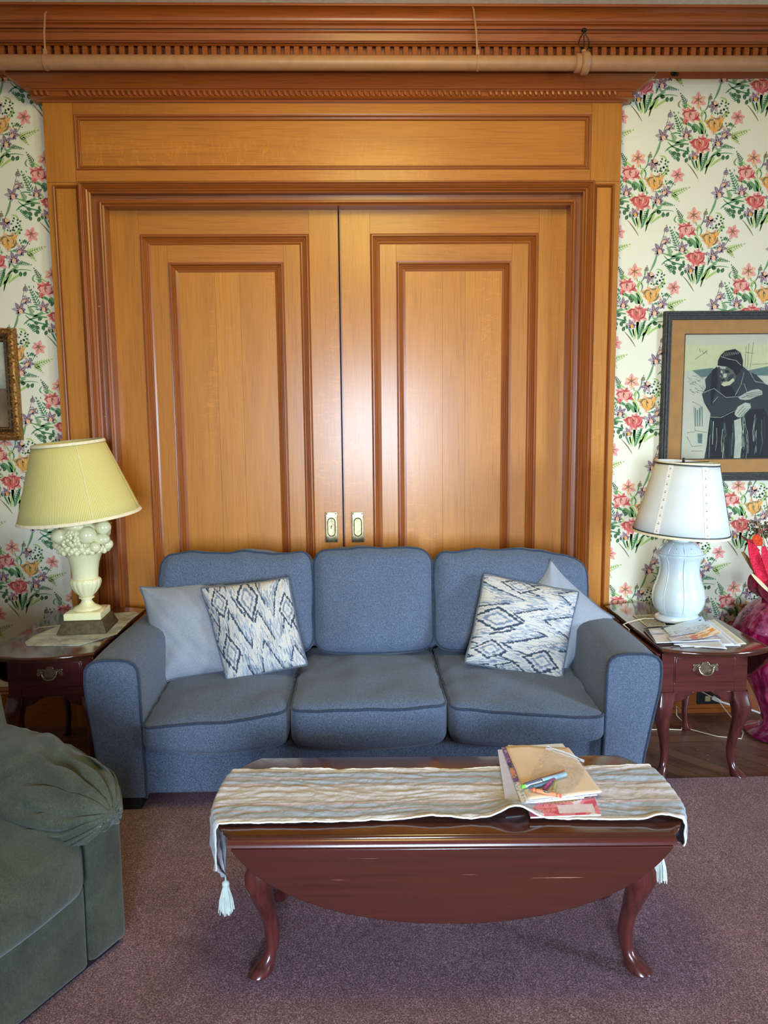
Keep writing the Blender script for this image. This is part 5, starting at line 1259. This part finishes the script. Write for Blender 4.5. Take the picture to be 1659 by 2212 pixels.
for pts in ([(1440, 500), (1430, 730)], [(1470, 465), (1450, 730)], [(1515, 460), (1480, 720)], [(1440, 560), (1520, 570)], [(930, 630), (1060, 540)], [(975, 520), (985, 560)], [(1000, 540), (1020, 575), (1040, 545), (1050, 580)], [(1700, 550), (1800, 620), (1900, 560)], [(1500, 680), (1700, 670), (1900, 690)]): stroke(pts, 4, 2, 2)
prt.build('ink_print', [M['print'], M['ink'], M['ink2'], M['ink3'], M['skin'], col('cream_print_field', (226, 220, 168), .6, vary=.02), col('shaded_face_ink', (108, 106, 92), .6)], pic, world=True, smooth=0, recalc=False)
b = MB(); b.add([(xa, -.0145, za), (xb, -.0145, za), (xb, -.0145, zb2), (xa, -.0145, zb2)], [(0, 1, 2, 3)]); b.build('picture_glass', M['pane'], pic, world=True, smooth=0, recalc=False)

gx1 = at(40, 860, -.03).x; gz0, gz1 = at(40, 951, -.03).z, at(25, 708, -.03).z; gx0 = gx1 - .62
gp = thing('gilt_framed_painting', 'ornate gilt framed painting cut off by the left edge of the photo', 'picture', ((gx0 + gx1) / 2, 0, gz0))
b = MB(); rect_frame(b, gx0, gx1, gz0, gz1, [(0, -.002), (0, -.022), (.006, -.034), (.014, -.040), (.026, -.040), (.034, -.030), (.038, -.026)], 0); rect_frame(b, gx0, gx1, gz0, gz1, [(.038, -.026), (.044, -.024), (.046, -.018), (.054, -.020), (.058, -.014), (.064, -.010)], 1)
rr = random.Random(21)
def along(n, w0, w1):
    for side in range(4):
        for k in range(n):
            t = (k + rr.random()) / n; w = rr.uniform(w0, w1)
            if side == 0: yield gx1 - w, gz0 + (gz1 - gz0) * t
            elif side == 1: yield gx0 + w, gz0 + (gz1 - gz0) * t
            elif side == 2: yield gx0 + (gx1 - gx0) * t, gz0 + w
            else: yield gx0 + (gx1 - gx0) * t, gz1 - w
for i, (x, z) in enumerate(along(120, .004, .034)):
    a = rr.random() * pi; r = rr.uniform(.004, .009); b.tube([(x - r * cos(a), -.036, z - r * sin(a)), (x, -.044, z), (x + r * cos(a + .7), -.037, z + r * sin(a + .7))], [.001, .0034, .001], 6, 0)
for i, (x, z) in enumerate(along(80, .054, .058)): b.ball((x, -.020, z), .0035, 4, 0)
b.build('ornate_frame', [M['gilt'], M['giltdark']], gp, world=True, smooth=40, recalc=False)
def paintc(u, v):
    c = (0.30 + .25 * v, .30 + .24 * v, .22 + .20 * v) if v > .45 else (.10 + .1 * u, .13, .07)
    k = 1 + .35 * ns(u * 6, v * 6) + .2 * ns(u * 20, v * 20); return tuple(x * k for x in c)
b = MB(); b.grid(60, 60, lambda u, v: (gx0 + .06 + (gx1 - gx0 - .12) * u, -.008, gz0 + .06 + (gz1 - gz0 - .12) * v), colf=paintc)
b.build('landscape_canvas', vcol('landscape_oil_paint', .5, .4, 40), gp, world=True, smooth=0, recalc=False)

# ---------------------------------------------------------------- paper helper
def sheet(name, label, cat, TL, TR, BR, BL, mat, th_=.0006, colf=None, curl=None, group=None, n=18):
    TL, TR, BR, BL = map(Vector, (TL, TR, BR, BL))
    def P(u, v):
        q = TL.lerp(TR, u).lerp(BL.lerp(BR, u), 1 - v); 
        if curl: q = q + Vector((0, 0, curl(u, v)))
        return q
    b = MB(); N2 = 70 if colf else n
    b.grid(N2, N2, P, colf=colf)
    if th_ > .0012:
        for (f_) in (lambda u, v: P(u, 0), lambda u, v: P(u, 1), lambda u, v: P(0, u), lambda u, v: P(1, u)):
            b.grid(n, 1, lambda u, v, f_=f_: f_(u, v) - Vector((0, 0, th_ * v)), 1)
    o = b.build(name, [mat, M['pwhite']], smooth=60, recalc=False)
    if th_ <= .0012:
        sd = o.modifiers.new('solidify', 'SOLIDIFY'); sd.thickness = th_; sd.offset = 0
    return tag(o, label, cat, group)
def onz(z, *ps): return [atz(px, py, z) for px, py in ps]
def dims(TL, TR, BL): pass
TZ = TH + .0120
def pinkart(u, v):
    if v > .0 and abs(v - (.30 + .10 * (u - .4) ** 2 * 4)) < .045 and u > .1: 
        return lin((204, 150, 90)) if sin(u * 120) > -.3 else lin((176, 118, 62))
    if u > .42 and .05 < v < .22 and u < .93: return lin((222, 206, 214))
    d = sqrt((u - .28) ** 2 + ((v - .17) * 1.3) ** 2)
    if d < .12: return lin((206, 82, 96)) if (sin(u * 260) * sin(v * 260)) > -.2 else lin((236, 160, 160))
    if u < .22 and v < .12: return lin((232, 120, 134))
    t = ns(u * 5, v * 5, 3); return lin((206, 74, 92)) if t > .1 else (lin((228, 132, 146)) if t > -.25 else lin((226, 214, 220)))
m1 = onz(TZ + .004, (1118, 1668), (1262, 1664), (1298, 1759), (1146, 1765))
sheet('magazine', 'pink and red covered magazine, lowest in the stack on the coffee table', 'magazine', m1[0], m1[1], m1[2], m1[3], M['vpaper'], .004, pinkart, lambda u, v: -.0)
def flowers(u, v):
    t = ns(u * 14, v * 22, 5); t2 = ns(u * 30, v * 40, 8)
    if v < .34 or u > .95:
        return lin((222, 222, 234)) if abs(t2) > .06 else lin((120, 124, 150))
    if t > .22: return lin((134, 84, 160))
    if t > .08: return lin((70, 82, 140))
    if t > -.06: return lin((196, 160, 196))
    if t > -.2: return lin((70, 120, 116))
    return lin((214, 140, 110)) if v < .6 else lin((60, 66, 120))
w1 = onz(TZ + .009, (1075, 1622), (1200, 1612), (1262, 1722), (1093, 1738))
sheet('paper_pad', 'white lavender sheets poking out left of the flower colouring page', 'paper', *w1, col('lavender_white_paper', (204, 206, 240), .7, vary=.03), .004, None, lambda u, v: .004 * (1 - u) * v)
w2 = onz(TZ + .013, (1083, 1616), (1210, 1610), (1290, 1716), (1126, 1737))
sheet('colouring_page', 'colouring page of purple and blue flowers under the manila envelope', 'paper', *w2, M['vpaper'], .003, flowers, lambda u, v: .003 * (1 - u))
w3 = onz(TZ + .017, (1097, 1612), (1215, 1606), (1297, 1711), (1136, 1731))
sheet('folded_leaflet', 'white leaflet just beneath the manila envelope', 'paper', *w3, M['pwhite'], .0025, None, lambda u, v: .004 * exp(-((u - .0) / .15) ** 2) * v)
w4 = onz(TZ + .021, (1092, 1613), (1228, 1612), (1301, 1711), (1141, 1728))
sheet('manila_envelope', 'blank manila envelope on top of the papers on the coffee table', 'envelope', *w4, M['envelope'], .0008, None, lambda u, v: .006 * exp(-((u - .3) / .2) ** 2) * v ** 3 + .002 * ns(u * 3, v * 3) - .004 * v ** 2 * u)
EZ = TZ + .0235
# crayons and markers
def stick(name, label, cat, p0, p1, r, segs, ez=None, group='crayons and markers in the clear bag', text=None):
    ez = ez or EZ; a = atz(*p0, ez + r); c = atz(*p1, ez + r); d = c - a; Ln = d.length
    t = thing(name, label, cat, a, math.atan2(d.y, d.x), group)
    for nm, x0, x1, r0, r1, mt in segs:
        b = MB(); b.loft([[(x, q * cos(2 * pi * k / 20), q * sin(2 * pi * k / 20)) for k in range(20)] for x, q in ((x0 * Ln, r0), (x0 * Ln + .0006, r0 * 1.0), (x1 * Ln - .0006, r1), (x1 * Ln, r1 * .92))]); b.build(nm, mt, t, smooth=40)
    return t, Ln
blk = M['black']
stick('coloured_pencil', 'brown orange pencil behind the grey marker in the clear bag', 'pencil', (1128, 1695), (1219, 1666), .0034, [('barrel', .06, 1, .0034, .0034, col('terracotta_pencil', (176, 96, 66), .5)), ('tip', 0, .06, .001, .0034, col('orange_tip', (226, 130, 60), .5))])
stick('marker_pen', 'thick grey marker with pale blue half in the clear bag', 'marker', (1132, 1697), (1222, 1672), .0066, [('cap', 0.02, .42, .0064, .0066, col('slate_marker', (92, 104, 124), .4)), ('band', .42, .45, .0069, .0069, M['pwhite']), ('barrel', .45, 1, .0066, .0066, col('pale_blue_marker', (150, 190, 206), .4))])
stick('marker_pen', 'marker with lime green cap end at the left of the clear bag', 'marker', (1126, 1700), (1170, 1689), .0058, [('cap', 0, .17, .0050, .0058, col('lime_cap', (120, 196, 70), .4)), ('barrel', .17, 1, .0048, .0048, M['pwhite'])])
stick('crayon', 'blue crayon beneath the grey marker', 'crayon', (1142, 1703), (1190, 1690), .0048, [('tip', 0, .12, .002, .0045, col('blue_wax', (70, 110, 150), .5)), ('wrapper', .12, 1, .0048, .0048, col('blue_wrap', (96, 140, 172), .6)), ('stripe', .16, .19, .005, .005, blk)])
stick('crayon', 'magenta crayon slanting in the middle of the clear bag', 'crayon', (1173, 1706), (1198, 1680), .0048, [('tip', 0, .1, .002, .0045, col('plum_wax', (120, 30, 84), .5)), ('wrapper', .1, 1, .0048, .0048, col('magenta_wrap', (170, 52, 124), .6)), ('stripe', .16, .19, .005, .005, blk), ('stripe', .88, .91, .005, .005, blk)])
stick('crayon', 'olive yellow crayon right of the magenta one', 'crayon', (1194, 1711), (1200, 1688), .0046, [('wrapper', 0, 1, .0046, .0046, col('olive_wrap', (180, 176, 110), .6)), ('stripe', .14, .18, .0048, .0048, blk)])
oc_, Lc = stick('crayon', 'orange crayon nearest the front of the clear bag with an oval label', 'crayon', (1146, 1704.5), (1213, 1720), .0052, [('tip', 0, .10, .002, .0048, col('orange_wax', (226, 96, 60), .5)), ('wrapper', .10, .94, .0052, .0052, col('orange_wrap', (236, 146, 100), .6)), ('wax_end', .94, 1, .0048, .0046, col('orange_wax', (226, 96, 60), .5)),
     ('stripe', .17, .185, .0054, .0054, blk), ('stripe', .20, .215, .0054, .0054, blk), ('stripe', .84, .855, .0054, .0054, blk), ('stripe', .87, .885, .0054, .0054, blk)])
b = MB(); 
def wrapc(x, s_, r=.00545): a = s_ / .0052; return (x, -r * sin(a) , r * cos(a))
ov = [wrapc(Lc * .53 + .0105 * cos(2 * pi * k / 28), .0026 + .0034 * sin(2 * pi * k / 28)) for k in range(28)]
b.add(ov + [wrapc(Lc * .53, .0026, .0056)], [(k, (k + 1) % 28, 28) for k in range(28)]); b.build('oval_label', blk, oc_, smooth=0)
tcv = bpy.data.curves.new('label_text', 'FONT'); tcv.body = 'Crayola'; tcv.size = .0058; tcv.align_x = 'CENTER'; tcv.align_y = 'CENTER'
to = bpy.data.objects.new('label_text_source', tcv); COL.objects.link(to); dg = bpy.context.evaluated_depsgraph_get(); tme = bpy.data.meshes.new_from_object(to.evaluated_get(dg)); bpy.data.objects.remove(to)
for v in tme.vertices: v.co = wrapc(Lc * .53 + v.co.x, .0026 - v.co.y, .0058)
tme.materials.clear(); tme.materials.append(M['pwhite']); to = bpy.data.objects.new('label_text', tme); COL.objects.link(to); to.parent = oc_; PM[to.name] = Matrix()
# clear bag: lower part flat over the crayons, mouth standing up
bg_ = thing('plastic_bag', 'clear zip bag holding crayons and markers on the manila envelope', 'bag', atz(1175, 1690, EZ), 0)
b = MB()
A0, A1 = atz(1140, 1712, EZ + .002), atz(1216, 1722, EZ + .002)
B0, B1 = at(1185, 1607, -1.575), at(1262, 1640, -1.60)
def bag(u, v, s_):
    lo = A0.lerp(A1, u); hi = B0.lerp(B1, u); q = lo.lerp(hi, v)
    q.z = (EZ + .002) * (1 - v ** 2.2) + hi.z * v ** 2.2
    w = 4 * u * (1 - u) * sin(pi * min(1, v * 1.02)) ** .8
    if s_ > 0: q.z += .022 * w * (1 - .3 * v) + .012 * (4 * u * (1 - u)) * (v < .95) * .6; q.y -= .006 * w * v
    else: q.z += .0002
    q.x += .020 * sin(pi * v) * (1 if u > .5 else -1) * abs(2 * u - 1)
    q = q + Vector((.003 * ns(u * 9, v * 9, s_), .003 * ns(u * 8, v * 8, 4 + s_), max(0, .0035 * ns(u * 11, v * 13, 9 + s_))))
    return q
b.grid(44, 44, lambda u, v: bag(u, v, 1)); b.grid(44, 44, lambda u, v: bag(u, v, -1))
b.build('film', M['film'], bg_, world=True, smooth=180, recalc=False)
b = MB()
for s_ in (1, -1):
    for v in (.93, .965): b.tube([bag(k / 20, v, s_) + Vector((0, -.0006, .0006)) for k in range(21)], .0009, 5)
b.build('zip_seal', col('zip_ridge', (200, 206, 214), .3), bg_, world=True, smooth=60)

# ---------------------------------------------------------------- papers on the right end table
Z6 = .6012
def card(u, v):
    if u < .06 or u > .94 or v < .06 or v > .94: return lin((206, 196, 170))
    t = ns(u * 9, v * 12, 2) + .5 * ns(u * 30, v * 34, 2); return lin((150, 140, 118)) if t > .05 else lin((188, 178, 152)) if t > -.2 else lin((110, 102, 86))
s0 = onz(Z6 + .0005, (1366, 1329), (1424, 1327), (1440, 1352), (1398, 1354))
sheet('photo_card', 'aged sepia printed card behind the magazine, at the foot of the white lamp', 'card', *s0, M['vpaper'], .0006, card)
s1 = onz(Z6 + .001, (1480, 1345), (1540, 1336), (1613, 1391), (1500, 1399)); sheet('paper_sheet', 'cream sheet lowest in the fan at the right of the end table papers', 'paper', *s1, col('cream_paper', (222, 214, 190), .7), .0006, group='loose papers on the right end table')
s2 = onz(Z6 + .0018, (1470, 1348), (1530, 1338), (1601, 1395), (1472, 1397)); sheet('paper_sheet', 'white sheet second lowest in the fan, its corner pointing right', 'paper', *s2, M['pwhite'], .0006, group='loose papers on the right end table')
s3 = onz(Z6 + .0026, (1440, 1358), (1526, 1340), (1586, 1392), (1470, 1398)); sheet('paper_sheet', 'white sheet in the middle of the fan beside the table edge', 'paper', *s3, M['pwhite'], .0006, group='loose papers on the right end table')
s4 = onz(Z6 + .0036, (1430, 1352), (1520, 1344), (1571, 1402), (1456, 1393)); sheet('paper_sheet', 'white sheet sticking out nearest the front edge of the end table', 'paper', *s4, M['pwhite'], .0008, group='loose papers on the right end table', curl=lambda u, v: .001 * ns(u * 4, v * 4))
def darkmag(u, v):
    if .10 < u < .42 and v > .78 and v < .92: return lin((206, 206, 206))
    return lin((34, 34, 38)) if ns(u * 5, v * 5) > -.3 else lin((90, 92, 98))
s5 = onz(Z6 + .009, (1389, 1357), (1470, 1350), (1520, 1378), (1415, 1386)); sheet('magazine', 'black covered magazine low in the stack on the right end table', 'magazine', *s5, M['vpaper'], .0045, darkmag)
def lightmag(u, v):
    if u < .26 and v < .62: return lin((222, 218, 224))
    if u < .2 and v < .12: return lin((176, 30, 40))
    t = ns(u * 4, v * 7, 4); s_ = ns(u * 16, v * 30, 6)
    if u > .62 and v > .4: return lin((196, 172, 158)) if t > -.1 else lin((224, 216, 214))
    return lin((156, 160, 178)) if t + .5 * s_ > .22 else (lin((196, 196, 210)) if t > -.15 else lin((222, 222, 232)))
s6 = onz(Z6 + .0125, (1402, 1362), (1530, 1352), (1556, 1381), (1418, 1388)); sheet('magazine', 'open grey and lavender magazine on the black one, right end table', 'magazine', *s6, M['vpaper'], .003, lightmag, lambda u, v: .003 * ns(u * 3, v * 3, 8))
s7 = onz(Z6 + .016, (1433, 1357), (1516, 1337), (1535, 1362), (1448, 1374))
def holed(u, v):
    if sqrt(((u - .90) * 1.2) ** 2 + (v - .78) ** 2) < .045: return lin((60, 62, 66))
    if v < .45 and ns(u * 14, v * 20, 5) > .12: return lin((176, 160, 160))
    return lin((206, 218, 230))
sheet('paper_sheet', 'pale blue punched sheet lying against the base of the white lamp', 'paper', *s7, M['vpaper'], .0008, holed, lambda u, v: .012 * v * u, group='loose papers on the right end table')
def orange(u, v):
    t = ns(u * 5, v * 4, 3)
    if u > .62: return lin((240, 226, 196)) if t > -.1 else lin((226, 150, 70))
    if u > .4: return lin((204, 104, 50)) if t > -.05 else lin((240, 200, 150))
    return lin((206, 196, 200)) if t > -.1 else lin((170, 150, 146))
s8 = onz(Z6 + .0165, (1440, 1376), (1536, 1366), (1558, 1374), (1450, 1386))
sheet('flyer', 'curled orange and cream flyer on top of the right end table papers', 'flyer', *s8, M['vpaper'], .0008, orange, lambda u, v: .040 * max(0, u - .55) ** 1.5 * (1 - .45 * (1 - v)) * 2.4)

# ---------------------------------------------------------------- magenta floor vase with dried arrangement
vx, vy = 1.985, -.315
vs_ = thing('glass_floor_vase', 'magenta art glass floor vase cut off by the right edge of the photo', 'vase', (vx, vy, 0))
b = MB(); vp = [(0.0, .012), (.150, .002), (.168, .006), (.170, .014), (.150, .022), (.115, .040), (.098, .065), (.100, .100), (.125, .160), (.160, .240), (.205, .330), (.238, .400), (.250, .450), (.243, .510), (.215, .575), (.170, .630), (.120, .670), (.092, .700), (.088, .735), (.100, .775), (.115, .800)]
b.lathe(vp + [(r - .004, z) for r, z in vp[:0:-1] if z > .03] + [(0.0, .034)], 0, 0, 72, rf=lambda a, z: 1 + .012 * sin(a * 10 + z * 9) * (z > .05), cap=True)
b.build('vase_body', M['glassp'], vs_, smooth=80)
arr = thing('dried_arrangement', 'dried reeds, tan leaves and red paper flowers standing in the magenta vase', 'dried flowers', (vx, vy, .62))
def ribbonstrip(mb, pts, w, mi=0, tw=0, wd=(1, 0, 0)):
    pts = [Vector(p) for p in pts]; n = len(pts); vs = []; K = 4
    for i, p in enumerate(pts):
        t = i / (n - 1); ww = w[i] if isinstance(w, (list, tuple)) else w
        a = tw * t; d = Vector((cos(a), sin(a), 0)) * ww / 2
        nn = (pts[min(i + 1, n - 1)] - pts[max(i - 1, 0)]).normalized().cross(d.normalized())
        for k in range(K + 1): e = -1 + 2 * k / K; vs.append(p + d * e + nn * (.18 * ww * (1 - e * e)))
    fs = [(i * (K + 1) + k, i * (K + 1) + k + 1, (i + 1) * (K + 1) + k + 1, (i + 1) * (K + 1) + k) for i in range(n - 1) for k in range(K)]
    mb.add(vs, fs, mi)
def curve3(ps, n=14):
    ps = [Vector(p) for p in ps]; out_ = []
    for i in range(n + 1):
        t = i / n; q = list(ps)
        while len(q) > 1: q = [a.lerp(c, t) for a, c in zip(q, q[1:])]
        out_.append(q[0])
    return out_
def strip(name, mat, ps, w, tw=0, par=arr, n=14):
    b = MB(); ribbonstrip(b, curve3(ps, n), [w * (sin(pi * (.12 + .80 * i / n)) ** .6) for i in range(n + 1)], 0, tw)
    o = b.build(name, mat, par, world=True, smooth=180, recalc=False); sd = o.modifiers.new('solidify', 'SOLIDIFY'); sd.thickness = .0012; return o
redp = fabric('red_paper_petal', (214, 34, 62), (232, 60, 84), (186, 22, 50), 120, bmp=.05); ordp = fabric('orange_red_paper', (206, 66, 30), (222, 86, 44), (180, 50, 24), 120, bmp=.05)
tan = fabric('tan_dried_leaf', (176, 146, 92), (200, 172, 120), (140, 112, 66), 120, bmp=.1); dkr = fabric('dark_red_leaf', (104, 40, 34), (130, 60, 48), (76, 26, 24), 120, bmp=.1)
rose = fabric('dusty_rose_ribbon', (176, 74, 84), (200, 100, 108), (140, 48, 60), 90, bmp=.1); wine = fabric('wine_tissue', (150, 22, 56), (180, 40, 76), (110, 12, 38), 60, bmp=.2)
ya = -.40
strip('paper_petal', redp, [at(1668, 1285, ya), at(1640, 1240, ya), at(1630, 1200, ya - .02), at(1622, 1165, ya)], .058)
strip('paper_petal', redp, [at(1690, 1290, ya), at(1668, 1230, ya), at(1655, 1210, ya - .02), at(1650, 1180, ya)], .06, .4)
strip('paper_petal', ordp, [at(1640, 1180, ya), at(1636, 1165, ya - .01), at(1634, 1155, ya)], .046)
strip('dark_leaf', dkr, [at(1640, 1190, ya), at(1620, 1170, ya), at(1601, 1157, ya)], .018)
strip('dried_leaf', tan, [at(1660, 1270, -.34), at(1630, 1230, -.34), at(1604, 1192, -.34)], .030)
strip('dried_leaf', tan, [at(1655, 1260, -.36), at(1628, 1215, -.36), at(1618, 1178, -.36)], .026, .8)
strip('dried_leaf', col('ivory_striped_leaf', (222, 206, 160), .7), [at(1666, 1282, ya - .02), at(1645, 1262, ya - .02), at(1624, 1239, ya - .02)], .022)
for k, (a_, c_) in enumerate([((1660, 1250), (1622, 1070)), ((1664, 1240), (1640, 1130)), ((1670, 1230), (1652, 1060)), ((1680, 1220), (1700, 1050))]):
    b = MB(); b.tube(curve3([at(*a_, -.33), at((a_[0] + c_[0]) / 2 + 4, (a_[1] + c_[1]) / 2, -.34), at(*c_, -.33)]), [.0028 - .0014 * i / 14 for i in range(15)], 6); b.build('dried_reed', tan, arr, world=True, smooth=60)
for k in range(5):
    rrk = random.Random(k); b = MB(); p0 = at(1628 + k * 9, 1140 + 8 * (k % 2), -.30)
    for i in range(26):
        p = p0 + Vector((rrk.uniform(-.03, .03), rrk.uniform(-.02, .02), rrk.uniform(-.05, .03))); b.ball(p, rrk.uniform(.003, .007), 4)
    b.tube([p0, Vector((vx - .03, vy, .70))], .0016, 5); b.build('seed_head', col('brown_seed', (96, 80, 58), .8), arr, world=True, smooth=0)
strip('curled_wisp', rose, [at(1690, 1150, -.38), at(1655, 1130, -.40), at(1640, 1150, -.40), at(1630, 1160, -.38)], .010)
b = MB()
soft(b, (vx - .02, vy - .02, .735), (1, 0, 0), (0, 1, 0), (0, 0, 1), .15, .12, .05, .045, (0, 0, .02), 24, lambda q, n: q + Vector((0, 0, .02 * ns(q[0] * 20, q[1] * 20, q[2] * 20))) + q * .25 * ns(math.atan2(q[1], q[0]) * 3, 1.1))
b.build('wine_tissue_collar', wine, arr, world=True, smooth=180)
rb_ = thing('ribbon_bow', 'dusty rose ribbon streamers hanging down the front of the magenta vase', 'ribbon', (vx - .05, vy - .26, .70))
b = MB(); b.ball((vx - .06, vy - .235, .70), .03, 8, 0, (1.2, .8, 1)); b.build('bow_knot', rose, rb_, world=True, smooth=60)
rr = random.Random(5)
for k in range(11):
    x0 = vx - .06 + rr.uniform(-.02, .02); xe = vx - .20 + .03 * k + rr.uniform(-.02, .02); ze = rr.choice((.40, .30, .18, .12)); 
    dy_ = -.30 if abs(xe - vx) < .15 else -.26
    strip('streamer', rose, [(x0, vy - .24, .71), (x0 - .02, vy - .33, .60), (xe, vy + dy_, .45), (xe + rr.uniform(-.02, .02), vy + dy_, ze)], rr.uniform(.012, .026), rr.uniform(-1, 1), rb_)
